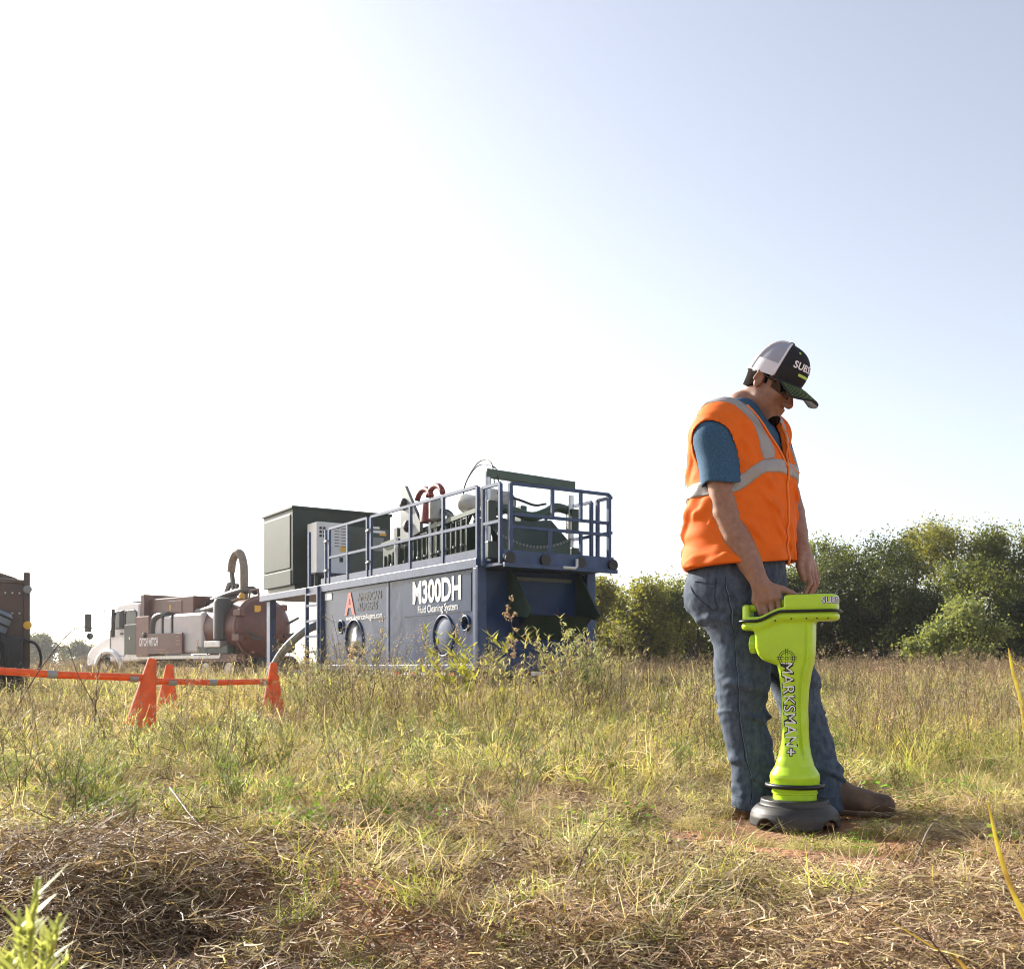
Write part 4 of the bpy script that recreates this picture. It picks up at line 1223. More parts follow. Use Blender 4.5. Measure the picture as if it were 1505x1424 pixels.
# --- trucker cap
cap = bpy.data.objects.new('trucker_cap', None); COL.objects.link(cap); cap.parent = person
CR = (.112, .090, .128)
CO = (.0, 0, .035)
def capP(az, el, off=0.0, sag=0.0):
    """point on the cap crown: az from the front, el from rim (0) to button (1)"""
    e = el * math.pi / 2
    ce, se = math.cos(e) ** .72, math.sin(e)
    fx = 1.0 + (.10 * math.cos(az) * (math.sin(2 * e)) if math.cos(az) > 0 else .055 * math.cos(az) * (1 - .2 * se))
    rim = -.012 * math.cos(az) * 0
    x = CO[0] + (CR[0] + off) * ce * math.cos(az) * fx
    y = CO[1] + (CR[1] + off) * ce * math.sin(az)
    zz = CO[2] + (CR[2] + off) * se - .012 + (.012 * math.cos(az)) * (1 - el)
    return H(x, y, zz)
def cap_patch(a0, a1, e0, e1, name, m, parent, off=0.0, na=18, ne=12, thick=.004):
    v, f = [], []
    for t in (0, 1):
        for i in range(ne + 1):
            for j in range(na + 1):
                v.append(capP(a0 + (a1 - a0) * j / na, e0 + (e1 - e0) * i / ne, off - t * thick) - PB)
    W = na + 1
    K = (ne + 1) * W
    for i in range(ne):
        for j in range(na):
            a = i * W + j
            f.append((a, a + 1, a + W + 1, a + W)); f.append((K + a, K + a + W, K + a + W + 1, K + a + 1))
    for j in range(na):
        f.append((j, K + j, K + j + 1, j + 1)); a = ne * W + j; f.append((a, a + 1, K + a + 1, K + a))
    for i in range(ne):
        a = i * W; f.append((a, a + W, K + a + W, K + a)); a = i * W + na; f.append((a, K + a, K + a + W, a + W))
    return mesh_obj(name, v, f, m, parent, True, angle=50)
q = math.pi / 180
fr = cap_patch(-72 * q, 72 * q, -.05, .985, 'front_panel', M_black, cap, na=30)
for a0, a1 in ((72, 126), (126, 180), (180, 234), (234, 288)):
    cap_patch(a0 * q, a1 * q, 0, .985, 'mesh_panel', M_mesh, cap, -.001, na=10)
cap_patch(72 * q, 288 * q, -.02, .22, 'hem_band', M_white, cap, .0015, na=30, ne=3)
for a in (72, 126, 180, 234, 288):
    pts = [capP(a * q, e, .0005) - PB for e in np.linspace(.0, .97, 16)]
    MB().path(pts, .0042, 6).build('panel_seam', M_white, cap, True)
MB().lathe([(.004, 0), (.010, .001), (.010, .004), (.006, .008), (.001, .009)], 12, Matrix([(*hX, 0), (*hL, 0), (*hZ, 0), (0, 0, 0, 1)]).transposed(), capP(0, 1, 0) - PB - hZ * .001).build('button', M_black, cap, True)
for a in (-38, 38):
    c = capP(a * q, .62, .001); n = c - H(*CO); n /= np.linalg.norm(n)
    rot = Vector(n).to_track_quat('Z', 'Y').to_matrix().to_4x4()
    MB().lathe([(.0048, 0), (.0048, .0012), (.0022, .0018)], 10, rot, c - PB).build('eyelet', M_lime, cap, True)
# brim: curved visor with stitched rows
def brimP(a, t, off=0.0):
    """a -1..1 across, t 0 at the crown .. 1 at the edge"""
    az = a * 66 * q
    r0 = np.array([CO[0] + CR[0] * math.cos(az) * .99, CR[1] * math.sin(az) * .99, CO[2]])
    ed = np.array([CO[0] + .085 + .112 * math.cos(a * 80 * q) ** .42 * 1.0, math.sin(a * 80 * q) * .094, 0.0])
    x, y = r0[0] + (ed[0] - r0[0]) * t, r0[1] + (ed[1] - r0[1]) * t
    z = CO[2] - .002 - .024 * (y / .094) ** 2 * (.25 + .75 * t) - .020 * t + off
    return H(x, y, z)
v, f = [], []
na, nt = 36, 12
for s in (0, 1):
    for i in range(nt + 1):
        for j in range(na + 1):
            v.append(brimP(-1 + 2 * j / na, i / nt, -.0045 * s) - PB)
W = na + 1; K = (nt + 1) * W
for i in range(nt):
    for j in range(na):
        a = i * W + j
        f.append((a, a + W, a + W + 1, a + 1)); f.append((K + a, K + a + 1, K + a + W + 1, K + a + W))
for j in range(na):
    a = nt * W + j; f.append((a, K + a, K + a + 1, a + 1))
for i in range(nt):
    a = i * W; f.append((a, K + a, K + a + W, a + W)); a += na; f.append((a, a + W, K + a + W, K + a))
brim = mesh_obj('brim', v, f, M_black, cap, True, angle=60)
for t in np.linspace(.30, .93, 8):
    MB().path([brimP(a, t, .0006) - PB for a in np.linspace(-.97, .97, 44)], .0011, 4).build('brim_stitching', M_brimthread, brim, True)
# lettering on the cap front
def wrap_cap(v, el0, sc, az0=0.0, off=.002):
    out = []
    for x, y, zz in v:
        e = el0 + y * sc / .17
        az = az0 + x * sc / (.108 * max(.3, math.cos(min(1, max(0, e)) * math.pi / 2) ** .72))
        out.append(capP(az, e, off) - PB)
    return out
v, f = text_mesh('SUBSITE', 1.0, shear=.25, offset=.028, spacing=1.05)
mesh_obj('cap_lettering', wrap_cap(v, .33, .0345, -.20), f, mat('cap_print', (.8, .8, .82), .7), fr)
v = [(x, y, 0) for y in np.linspace(-.13, .13, 2) for x in np.linspace(-1.15, .75, 12)]
f = [(j, j + 1, 13 + j, 12 + j) for j in range(11)]
mesh_obj('cap_print_bar', wrap_cap(v, .17, .0335, -.14), f, mat('cap_lime', (.5, .75, .15), .7), fr)

# --- sunglasses
gl = bpy.data.objects.new('sunglasses', None); COL.objects.link(gl); gl.parent = person
for s in (-1, 1):
    v, f = [], []
    for o_ in (0, 1):
        for i in range(7):
            for j in range(9):
                a = (j / 8) * 1.25 + .06
                r = .080 - o_ * .003
                xx = .018 + r * math.cos(a) * 1.02
                yy = s * (.004 + r * math.sin(a) * .86)
                zz = .012 - (i / 6) * (.040 - .014 * (j / 8) ** 2) + .004 * math.sin(j / 8 * 3)
                v.append(H(xx, yy, zz) - PB)
    for i in range(6):
        for j in range(8):
            a = i * 9 + j
            f.append((a, a + 1, a + 10, a + 9)); f.append((63 + a, 63 + a + 9, 63 + a + 10, 63 + a + 1))
    mesh_obj('lens', v, f, M_gls, gl, True)
    MB().path([H(.052, s * .073, .008) - PB, H(.02, s * .081, .012) - PB, H(-.02, s * .086, .020) - PB, H(-.05, s * .080, .008) - PB], [.0042, .0038, .0034, .003], 6).build('temple_arm', M_gls, gl, True)
MB().path([H(.098, -.05, .014) - PB, H(.103, 0, .015) - PB, H(.098, .05, .014) - PB], .003, 6).build('bridge', M_gls, gl, True)
# ------------------------------------------------------------------ handheld locator
LO = np.array([P(1168, 900, 3.56)[0], 3.56, 0.012])
loc = thing('utility_locator', 'lime green walkover locator with dark grey foot, held upright beside the man', 'locator', tuple(LO), -25)
M_lg = mat('lime_plastic', (0.48, 0.74, 0.024), 0.28, color2=(.43, .64, .035), scale=11, detail=10, bump=0.04, bscale=500, bdist=0.0008, spec=0.45)
M_dk = mat('dark_plastic', (0.014, 0.016, 0.019), 0.5, color2=(.05, .042, .034), scale=7, detail=9, bump=0.1, bscale=300, bdist=0.001)
M_rub = mat('black_rubber', (0.010, 0.011, 0.012), 0.45, var=0.2)
cz = np.array([.10, .135, .165, .178, .205, .24, .275, .33, .40, .465, .53, .56, .59, .65, .72])
cr = np.array([.080, .083, .086, .083, .066, .054, .047, .0425, .0405, .043, .052, .060, .064, .066, .066])
clz = np.array([.10, .165, .178, .205, .24, .275, .33, .40, .465, .53, .553, .562, .572, .59, .615, .72])
clv = -np.array([.080, .086, .083, .066, .054, .047, .0425, .0405, .043, .050, .056, .080, .105, .121, .130, .136])
cw = np.array([.080, .083, .086, .083, .068, .058, .052, .047, .0445, .046, .051, .052, .054, .055, .055])
G = Field((-.21, -.11, .09), (.19, .11, .83), 0.0028)
sl, X, Y, Z = G.all()
xr, xl, wv = np.interp(Z, cz, cr), np.interp(Z, clz, clv), np.interp(Z, cz, cw)
sl_l = np.abs(np.gradient(np.interp(G.ax[2], clz, clv), G.h))[None, None, :]
kk = np.interp(Z, [.16, .22, .35, .72], [.10, .06, .028, .026])
dx = smax(X - xr, (xl - X) / np.sqrt(1 + np.minimum(sl_l, 4) ** 2), .02)
d = smax(dx, np.abs(Y) - wv, kk)
# groove that sets the front spine apart
d = d + .0065 * np.exp(-((X - (xr - .019)) / .0050) ** 2) * smoothstep(.20, .27, Z) * smoothstep(.72, .66, Z)
d = d - .002 * smoothstep(-.003, .004, X - (xr - .019)) * smoothstep(.2, .26, Z)
d = smax(smax(d, .136 - Z + 0 * X, .004), Z - (.700 + .031 * smoothstep(-.125, -.028, X)), .004)
col_d = d
def zg(x):
    return .707 + .031 * smoothstep(-.125, -.028, x)
def plan(x, y, grow=0.0):
    hw = .072 - .014 * smoothstep(0.0, -.19, x) + grow
    ax = np.maximum(np.maximum(x - (.152 + grow), -.186 - grow - x), -1)
    return smax(ax, np.abs(y) - hw, .045)
zz = zg(X)
lower = smax(plan(X, Y, -.004), smax(zz - .031 - Z, Z - zz, .004), .016)
topz = np.where(X > -.030, .797, np.where(X < -.148, .768, zz + .010))
up1 = smax(smax(plan(X, Y, -.006), -.028 - X, .012), smax(zz - Z, Z - .797, .003), .014)
up2 = smax(smax(plan(X, Y, -.006), X + .150, .012), smax(zz - Z, Z - .768, .003), .012)
tray = smax(plan(X, Y, -.008), smax(zz - Z, Z - (zz + .010), .003), .004)
wall = smax(smax(np.abs(plan(X, Y, -.012)) - .005, smax(zz - Z, Z - (zz + .016), .003), .003), 0 * X - 1, .001)
G.F[:] = smin(smin(col_d, lower, .012), np.minimum(np.minimum(up1, up2), np.minimum(tray, wall)), .002)
V, Q = G.mesh(smooth=2)
shell = mesh_obj('housing', V, Q, M_lg, loc, True)
LT = BVHTree.FromPolygons(V.tolist(), Q.tolist())
# lower collar rings
MB().lathe([(.074, .085), (.074, .108), (.078, .110), (.078, .117), (.075, .119), (.075, .124), (.088, .130), (.094, .133), (.094, .139), (.086, .143)], 48).build('collar', M_lg, loc, True, angle=35)
gk = MB().path([(.0935 * math.cos(a), .0935 * math.sin(a), .1375) for a in np.linspace(0, 2 * math.pi, 60)], .0085, 8, False)
gk.build('foot_gasket', M_rub, loc, True)
# gasket round the head
out = []
for a in np.linspace(0, 2 * math.pi, 160):
    u = np.array([math.cos(a), math.sin(a)])
    lo_, hi_ = 0.0, .3
    for _ in range(24):
        m_ = (lo_ + hi_) / 2
        if plan(np.array(-.017 + u[0] * m_), np.array(u[1] * m_), 0.0) < 0: lo_ = m_
        else: hi_ = m_
    x_, y_ = -.017 + u[0] * lo_, u[1] * lo_
    out.append((x_, y_, float(zg(np.array(x_))) + .001))
MB().path(out, .0052, 8, False).build('head_gasket', M_rub, loc, True)
# grip bar inside the loop, display window, screws
MB().path([(-.165, 0, .752), (-.14, 0, .757), (-.08, 0, .762), (-.03, 0, .768)], [.014, .0135, .0135, .016], 12).build('handle', M_lg, loc, True)
MB().box(.0, .12, -.045, .045, .7965, .7985).build('display', M_gls, loc, bevel=.001)
for x_ in (.05, .085, .12, -.055, .0):
    h = LT.ray_cast(Vector((x_, -.2, float(zg(np.array(x_))) - .024)), Vector((0, 1, 0)))
    if h[0]:
        MB().lathe([(.0035, -.001), (.0035, .0008)], 8, AXY.inverted(), h[0]).build('screw', M_dk, loc)
kb = MB().lathe([(.026, 0), (.030, .004), (.032, .008), (.032, .022), (.030, .027), (.022, .029)], 28, Matrix.Rotation(R(-90), 4, 'Y'), (-.126, 0, .628)).build('battery_knob', M_lg, loc, True, angle=40)
for i in range(14):
    a = i / 14 * 2 * math.pi
    MB().beam((-.135, .0318 * math.cos(a), .628 + .0318 * math.sin(a)), (-.149, .0318 * math.cos(a), .628 + .0318 * math.sin(a)), .004).build('knob_rib', M_lg, kb)
# foot with four arches
G = Field((-.175, -.175, -.004), (.175, .175, .105), 0.003)
sl, X, Y, Z = G.all()
rad = np.sqrt(X * X + Y * Y)
rz = np.interp(Z, [0, .03, .048, .060, .068, .0705, .076, .090], [.154, .152, .146, .136, .127, .119, .117, .115])
d = smax(smax(rad - rz, Z - .091, .004), -.001 - Z, 0)
d = smax(d, -smax(rad - np.interp(Z, [0, .03, .06], [.142, .14, .10]), Z - .062, .004), .002)
d = smax(d, -smax(rad - .076, .08 - Z, .002), .002)
G.F[:] = d
cb = R(25)
for az in (-54, 36, 126, -144):
    a = R(az) + cb
    u = np.array([math.cos(a), math.sin(a), 0])
    G.cone(u * .09 + (0, 0, -.012), u * .22 + (0, 0, -.012), .039, .043, .006, 'cut')
V, Q = G.mesh(smooth=1)
mesh_obj('foot', V, Q, M_dk, loc, True)
MB().lathe([(.012, .012), (.072, .012), (.075, .085), (.012, .085)], 24).build('foot_core', M_rub, loc, True, angle=40)
# lettering
def on_side(v, off):
    """text x runs down the column, text y to the right (+x)"""
    res = []
    for a, b, c in v:
        x_, z_ = b, a
        h = LT.ray_cast(Vector((x_, -.3, z_)), Vector((0, 1, 0)))
        y_ = h[0].y if h[0] else -.045
        res.append((x_, y_ - off - c, z_))
    return res
W1 = mat('print_white', (.82, .82, .84), .5)
W2 = mat('print_black', (.012, .014, .016), .5)
def side_text(offset, m, off, name):
    v, f = text_mesh('MARKSMAN', .056, offset=offset, spacing=.98, xs=.80)
    w_ = v[:, 0].max() - v[:, 0].min()
    v = v * np.array([.288 / w_, 1, 1])
    g = [(.418 - x, -.013 - .052 * (.418 - x - .418) * 1.0 + y * 1.02, 0) for x, y, _ in v]
    mesh_obj(name, on_side(g, off), f, m, shell)
side_text(.0027, W2, .0010, 'lettering_outline')
side_text(-.0005, W1, .0017, 'lettering')
for wdt, ln_, m, of in ((.0054, .0150, W2, .0010), (.0027, .0120, W1, .0017)):
    g, f = [], []
    for (x0, x1, y0, y1) in ((-ln_, ln_, -wdt, wdt), (-wdt, wdt, -ln_, ln_)):
        n_ = len(g)
        g += [(.256 + x0, -.003 + y0, 0), (.256 + x1, -.003 + y0, 0), (.256 + x1, -.003 + y1, 0), (.256 + x0, -.003 + y1, 0)]
        f.append((n_, n_ + 1, n_ + 2, n_ + 3))
    mesh_obj('plus_mark', on_side(g, of + .0016), f, m, shell)
def ring(c, r0, r1, n=48, a0=0, a1=2 * math.pi):
    g, f = [], []
    for i in range(n + 1):
        a = a0 + (a1 - a0) * i / n
        g += [(c[0] + r0 * math.cos(a), c[1] + r0 * math.sin(a), 0), (c[0] + r1 * math.cos(a), c[1] + r1 * math.sin(a), 0)]
    for i in range(n):
        f.append((2 * i, 2 * i + 1, 2 * i + 3, 2 * i + 2))
    return g, f
ec = (.578, -.018)
eg, ef = [], []
for g, f in (ring(ec, .0262, .0282), ring(ec, .0195, .0215), ring(ec, .0042, .0062, 20)):
    n_ = len(eg); eg += g; ef += [tuple(i + n_ for i in q_) for q_ in f]
for k in range(4):
    a = k * math.pi / 2
    for s in (-1, 1):
        u = np.array([math.cos(a), math.sin(a)]); w_ = np.array([-u[1], u[0]])
        c0 = np.array(ec)
        pts = [c0 + u * .0105 + w_ * s * .0030, c0 + u * .034 + w_ * s * .0030, c0 + u * .034 + w_ * s * .0046, c0 + u * .0105 + w_ * s * .0046]
        n_ = len(eg); eg += [(p[0], p[1], 0) for p in pts]; ef.append((n_, n_ + 1, n_ + 2, n_ + 3))
mesh_obj('crosshair_emblem', on_side(eg, .0012), ef, W2, shell)
def on_end(v, off):
    res = []
    for a, b, c in v:
        ph = R(-38 + a / .108 * 84)
        h = LT.ray_cast(Vector((.088 + .4 * math.cos(ph), .4 * math.sin(ph), .7735 + b)), Vector((-math.cos(ph), -math.sin(ph), 0)))
        q_ = h[0] + h[1] * off if h[0] else Vector((.15, a, .7735 + b))
        res.append(tuple(q_))
    return res
for o_, m, of, nm in ((.0020, W2, .001, 'lettering_outline'), (.0003, W1, .0017, 'lettering')):
    v, f = text_mesh('SUBSITE', .030, offset=o_, spacing=1.06)
    v = v * np.array([.108 / (v[:, 0].max() - v[:, 0].min()), 0.95, 1])
    mesh_obj(nm, on_end(v, of), f, m, shell)
# ------------------------------------------------------------------ trees
M_bark = mat('bark', (0.07, 0.055, 0.045), 0.9, var=0.4, scale=6, bump=.4, bscale=20)
def leafmat(n, c, c2, t=.42):
    return mat(n, c, 0.55, color2=c2, scale=1.1, transl=t, spec=0.3, tcol=(1.7, 1.6, .7))
L_yel = leafmat('leaf_yellow_green', (.20, .195, .055), (.12, .135, .038), .48)
L_mid = leafmat('leaf_mid_green', (.14, .155, .050), (.075, .10, .032), .45)
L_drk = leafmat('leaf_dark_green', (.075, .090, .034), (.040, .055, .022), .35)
L_pal = leafmat('leaf_pale_green', (.23, .26, .115), (.14, .17, .075))
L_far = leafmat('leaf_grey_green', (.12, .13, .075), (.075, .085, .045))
def quads(C, N1, N2, a, b):
    """rhombic leaves at C with half axes a*N1, b*N2"""
    n = len(C)
    V = np.stack([C - N1 * a[:, None], C - N2 * b[:, None], C + N1 * a[:, None], C + N2 * b[:, None]], 1).reshape(-1, 3)
    return V, np.arange(4 * n).reshape(n, 4)
def rdir(rg, n):
    d = rg.normal(size=(n, 3))
    return d / np.linalg.norm(d, axis=1)[:, None]
def leaf_axes(rg, n, up=.5):
    nn = rdir(rg, n); nn[:, 2] += up; nn /= np.linalg.norm(nn, axis=1)[:, None]
    a = np.cross(nn, rdir(rg, n)); a /= np.linalg.norm(a, axis=1)[:, None]
    return a, np.cross(nn, a)
def tree(px, py_top, Yd, wpx, label, lm, seed, leaves=9000, trunks=1, base=0.22, leaf=.074, name='tree', dens=1.0, twigs=True, group='trees at the edge of the field'):
    rg = np.random.RandomState(seed)
    leaves = int(leaves * 1.7)
    top = P(px, py_top, Yd)
    gx = top[0]
    z0 = -.1
    Ht = top[2] - z0
    Rr = wpx / FPX * Yd / 2
    t = thing(name, label, 'tree' if name == 'tree' else 'bush', (gx, Yd, z0), 0, group)
    # lobes
    nl = 16
    lob = []
    for i in range(nl):
        th = rg.uniform(0, 6.28); zz = rg.uniform(base, .93)
        prof = math.sin(math.pi * min(.97, max(.05, (zz - base * .5) / (1.02 - base * .5)))) ** .6
        rr = Rr * prof * rg.uniform(.25, .95)
        lob.append(np.array([math.cos(th) * rr, math.sin(th) * rr, zz * Ht]))
    lob.append(np.array([0, 0, .86 * Ht])); lob = np.array(lob)
    lr = rg.uniform(.17, .32, len(lob)) * min(Rr * 1.3, Ht * .55)
    # clumps on lobes
    nc = 300
    li = rg.randint(0, len(lob), nc)
    cc = lob[li] + rdir(rg, nc) * (lr[li] * rg.uniform(.45, 1.08, nc))[:, None]
    cc[:, 2] = np.clip(cc[:, 2], base * .3 * Ht, Ht * rg.uniform(.9, 1.0, nc))
    cs = rg.uniform(.07, .20, nc) * Rr ** .5 * 1.1
    w = rg.uniform(.4, 1.6, nc); w /= w.sum()
    ci = rg.choice(nc, leaves, p=w)
    C = cc[ci] + rg.normal(size=(leaves, 3)) * cs[ci][:, None]
    C = C[C[:, 2] > .05]
    n = len(C)
    a, b = leaf_axes(rg, n)
    s = rg.uniform(.5, 1.2, n) * leaf
    V, F = quads(C, a, b, s, s * .55)
    tr = MB()
    crown_pts = []
    for k in range(trunks):
        an = rg.uniform(0, 6.28)
        o = np.array([math.cos(an), math.sin(an), 0]) * (.12 * k)
        h1 = Ht * (base + .10) * rg.uniform(.7, 1.1)
        ln = np.array([math.cos(an), math.sin(an), 0]) * Rr * (.35 if trunks > 1 else .08)
        m1 = o + ln * .5 + np.array([0, 0, h1 * .6]); m2 = o + ln + np.array([0, 0, h1])
        r0 = .045 * Ht ** .8 / trunks ** .4
        MBp = MB().path(spline([o + (0, 0, -.1), m1, m2, m2 * .5 + np.array([ln[0], ln[1], Ht * .8]) * .5], 10), list(np.linspace(r0, r0 * .45, len(spline([o, m1, m2, m2], 10)))), 7)
        MBp.build('trunk', M_bark, t, True)
        for j in rg.choice(len(lob), 7, replace=False):
            q = lob[j]
            st = m1 + (m2 - m1) * rg.uniform(.2, 1)
            md = (st + q) / 2 + rg.normal(size=3) * .18 * Rr * .5
            tr.path(spline([st, md, q], 6), list(np.linspace(r0 * .42, r0 * .10, 7)), 5)
    if twigs:
        for j in rg.choice(nc, 36, replace=False):
            q = cc[j]; li_ = lob[li[j]]
            d = q - li_
            tr.path([li_, (li_ + q) / 2 + rg.normal(size=3) * .08, q + d * .25 + (0, 0, .1)], [.018, .012, .004], 3)
    tag(tr.build('limbs', M_bark, t, True), kind='stuff')
    cr_ = mesh_obj('crown', V, F, lm, t)
    return t
tree(882, 852, 38, 95, 'low yellow-green tree right beside the rear of the blue unit', L_yel, 1, 7000, 2, .1)
tree(945, 852, 40, 120, 'broad yellowish tree between the blue unit and the man', L_yel, 2, 8500, 2, .12)
tree(1000, 842, 43, 110, 'thin yellow tree with bare branches just left of the man', L_yel, 3, 5200, 3, .15)
tree(912, 858, 41, 100, 'yellow-green tree filling the gap beside the broad yellowish tree', L_yel, 21, 8000, 2, .1)
tree(972, 856, 41, 90, 'olive tree between the broad yellowish tree and the thin one', L_mid, 22, 7500, 2, .1)
tree(1062, 850, 45, 120, 'green tree half hidden behind the hip of the man', L_mid, 4, 7000, 2, .1)
tree(1160, 838, 45, 120, 'green tree directly behind the hands of the man', L_mid, 5, 8000, 2, .12)
tree(1222, 797, 46, 160, 'mid green tree just right of the hanging hand', L_mid, 6, 10000, 2, .16)
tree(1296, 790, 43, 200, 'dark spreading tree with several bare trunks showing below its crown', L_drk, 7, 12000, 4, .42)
tree(1338, 778, 50, 210, 'yellow-green crown rising behind the dark spreading tree', L_yel, 8, 11000, 1, .3)
tree(1395, 768, 49, 230, 'tallest tree of the wood, pale olive crown above the small bush', L_yel, 9, 13000, 2, .25)
tree(1455, 769, 46, 200, 'dark green pointed tree near the right edge', L_mid, 10, 12000, 2, .15)
tree(1520, 780, 45, 200, 'green tree cut off by the right edge of the picture', L_mid, 11, 10000, 2, .12)
tree(1408, 884, 36, 125, 'small pale green bush standing in front of the dark wood', L_pal, 12, 8000, 3, .08, leaf=.075, name='bush')
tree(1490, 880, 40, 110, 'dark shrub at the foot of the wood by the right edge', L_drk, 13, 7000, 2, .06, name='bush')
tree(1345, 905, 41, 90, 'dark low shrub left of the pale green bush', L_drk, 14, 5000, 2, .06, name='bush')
tree(62, 934, 95, 85, 'hazy grey-green tree far off behind the brown machine', L_far, 15, 6000, 1, .1, leaf=.16, twigs=False)
tree(115, 942, 100, 75, 'hazy round tree far off, left of the truck mirror', L_far, 16, 5000, 1, .1, leaf=.16, twigs=False)
tree(25, 948, 105, 70, 'lowest of the far hazy trees at the left edge', L_far, 17, 4500, 1, .1, leaf=.16, twigs=False)
tree(178, 950, 100, 100, 'far hazy tree showing beneath the truck cab', L_far, 18, 5000, 1, .1, leaf=.16, twigs=False)
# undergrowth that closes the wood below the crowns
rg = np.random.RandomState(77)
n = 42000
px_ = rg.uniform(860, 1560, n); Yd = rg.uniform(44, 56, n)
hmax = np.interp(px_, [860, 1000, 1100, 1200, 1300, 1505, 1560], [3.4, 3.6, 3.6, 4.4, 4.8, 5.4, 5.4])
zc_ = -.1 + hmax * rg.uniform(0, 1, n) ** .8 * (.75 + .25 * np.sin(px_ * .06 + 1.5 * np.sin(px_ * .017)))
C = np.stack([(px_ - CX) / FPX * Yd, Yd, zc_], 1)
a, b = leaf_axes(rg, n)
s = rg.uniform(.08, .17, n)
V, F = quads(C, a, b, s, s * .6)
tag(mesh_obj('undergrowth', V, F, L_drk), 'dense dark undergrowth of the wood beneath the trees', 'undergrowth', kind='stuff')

# ------------------------------------------------------------------ grass and weeds
def ribbons(base, az, h, w, lean, curl, segs=4, droop=.25):
    """curved tapering blades; all arguments arrays of length n"""
    n = len(base)
    T_ = np.linspace(0, 1, segs + 1)
    d = np.stack([np.cos(az), np.sin(az), np.zeros(n)], 1)
    s = np.stack([-np.sin(az), np.cos(az), np.zeros(n)], 1)
    rows = []
    for t in T_:
        c = base + d * (h * (lean * t + curl * t * t))[:, None]
        c = c + np.array([0, 0, 1.0]) * (h * (t - droop * curl * t ** 3))[:, None]
        ww = (w * (1 - t) ** .7 * .5 + w * .04)[:, None]
        rows.append(np.stack([c - s * ww, c + s * ww], 1))
    V = np.stack(rows, 1).reshape(n, -1, 3)
    m = 2 * (segs + 1)
    f = np.array([(2 * i, 2 * i + 1, 2 * i + 3, 2 * i + 2) for i in range(segs)])
    F = (np.arange(n)[:, None, None] * m + f[None]).reshape(-1, 4)
    return V.reshape(-1, 3), F
def joinm(parts):
    V, F, n = [], [], 0
    for v, f in parts:
        V.append(v); F.append(np.asarray(f) + n); n += len(v)
    return np.concatenate(V), np.concatenate(F)
def disc(rg, n, r):
    a = rg.uniform(0, 6.28, n); q = r * rg.uniform(0, 1, n) ** .5
    return np.stack([q * np.cos(a), q * np.sin(a), np.zeros(n)], 1)
def straw(rg, n, r, l0, l1, w0, w1, z1=.03, sd=.14, bend=.9):
    """straws lying about"""
    b = disc(rg, n, r); b[:, 2] = rg.uniform(.002, z1, n)
    a = rg.uniform(0, 6.28, n); L_ = rg.uniform(l0, l1, n); w = rg.uniform(w0, w1, n)
    tilt = rg.normal(0, sd, n); cv = rg.normal(0, bend, n)
    rows = []
    sv_ = rg.uniform(-.3, 1.0, n)
    for t in np.linspace(-.5, .5, 4):
        aa = a + cv * t
        c = b + np.stack([np.cos(aa) * L_ * t, np.sin(aa) * L_ * t, L_ * (tilt * t - .25 * np.abs(cv) * t * t) + .01], 1)
        s = np.stack([-np.sin(aa), np.cos(aa), sv_], 1) * (w * .5)[:, None]
        rows.append(np.stack([c - s, c + s], 1))
    V = np.stack(rows, 1).reshape(-1, 3)
    V[:, 2] = np.maximum(V[:, 2], .001)
    f = np.array([(2 * i, 2 * i + 1, 2 * i + 3, 2 * i + 2) for i in range(3)])
    F = (np.arange(n)[:, None, None] * 8 + f[None]).reshape(-1, 4)
    return V, F
def stems(rg, n, h, r, segs=3, wob=.12, thick=.0022, spread=.03):
    """thin upright stems, returns mesh and the list of point sequences"""
    mb = MB(); seq = []
    for i in range(n):
        p = np.append(rg.uniform(-spread, spread, 2), 0)
        d = np.append(rg.normal(0, wob, 2), 1.0)
        L_ = h * rg.uniform(.65, 1.05)
        pts = [p]
        for k in range(segs):
            d = d + np.append(rg.normal(0, wob * .5, 2), 0)
            pts.append(pts[-1] + d / np.linalg.norm(d) * L_ / segs)
        mb.path(pts, list(np.linspace(thick, thick * .4, segs + 1)), 3, False)
        seq.append(np.array(pts))
    return (np.array(mb.v), np.array(mb.f)), seq
def along(seq, t):
    k = (len(seq) - 1) * t
    i = min(int(k), len(seq) - 2)
    return seq[i] + (seq[i + 1] - seq[i]) * (k - i)
def leafy(rg, n, h, nleaf, ll, lw, t0=.15, spread=.05, wob=.16, br=0):
    (sv, sf), seq = stems(rg, n, h, 0, 4, wob, .0022, spread)
    if br:
        mb = MB(); new = []
        for s in seq:
            for _ in range(br):
                p = along(s, rg.uniform(.3, .9)); d = rdir(rg, 1)[0]; d[2] = abs(d[2]) + .4
                L_ = h * rg.uniform(.12, .3)
                q = np.array([p, p + d * L_ * .5, p + d * L_ + (0, 0, .02)])
                mb.path(q, [.0014, .001, .0006], 3, False); new.append(q)
        sv, sf = joinm([(sv, sf), (np.array(mb.v), np.array(mb.f))])
        seq = seq + new
    m = nleaf
    si = rg.randint(0, len(seq), m)
    B_ = np.array([along(seq[i], rg.uniform(t0, 1)) for i in si])
    lv, lf = ribbons(B_, rg.uniform(0, 6.28, m), rg.uniform(.5, 1.1, m) * ll, rg.uniform(.7, 1.2, m) * lw, rg.uniform(.5, 1.6, m), rg.uniform(-.2, .9, m), 2)
    return (sv, sf), (lv, lf)
def seedhead(rg, seq, per, r, s):
    C = []
    for q in seq:
        for _ in range(per):
            C.append(along(q, rg.uniform(.62, 1.0)) + rg.normal(0, r, 3))
    C = np.array(C); n = len(C)
    a, b = leaf_axes(rg, n)
    ss = rg.uniform(.5, 1.2, n) * s
    return quads(C, a, b, ss, ss * .6)
def vm(n, c, c2, t=.34, ov=.45, tc=(1.35, 1.3, .8)):
    return mat(n, c, .62, color2=c2, scale=3, transl=t, spec=.18, objvar=ov, tcol=tc)
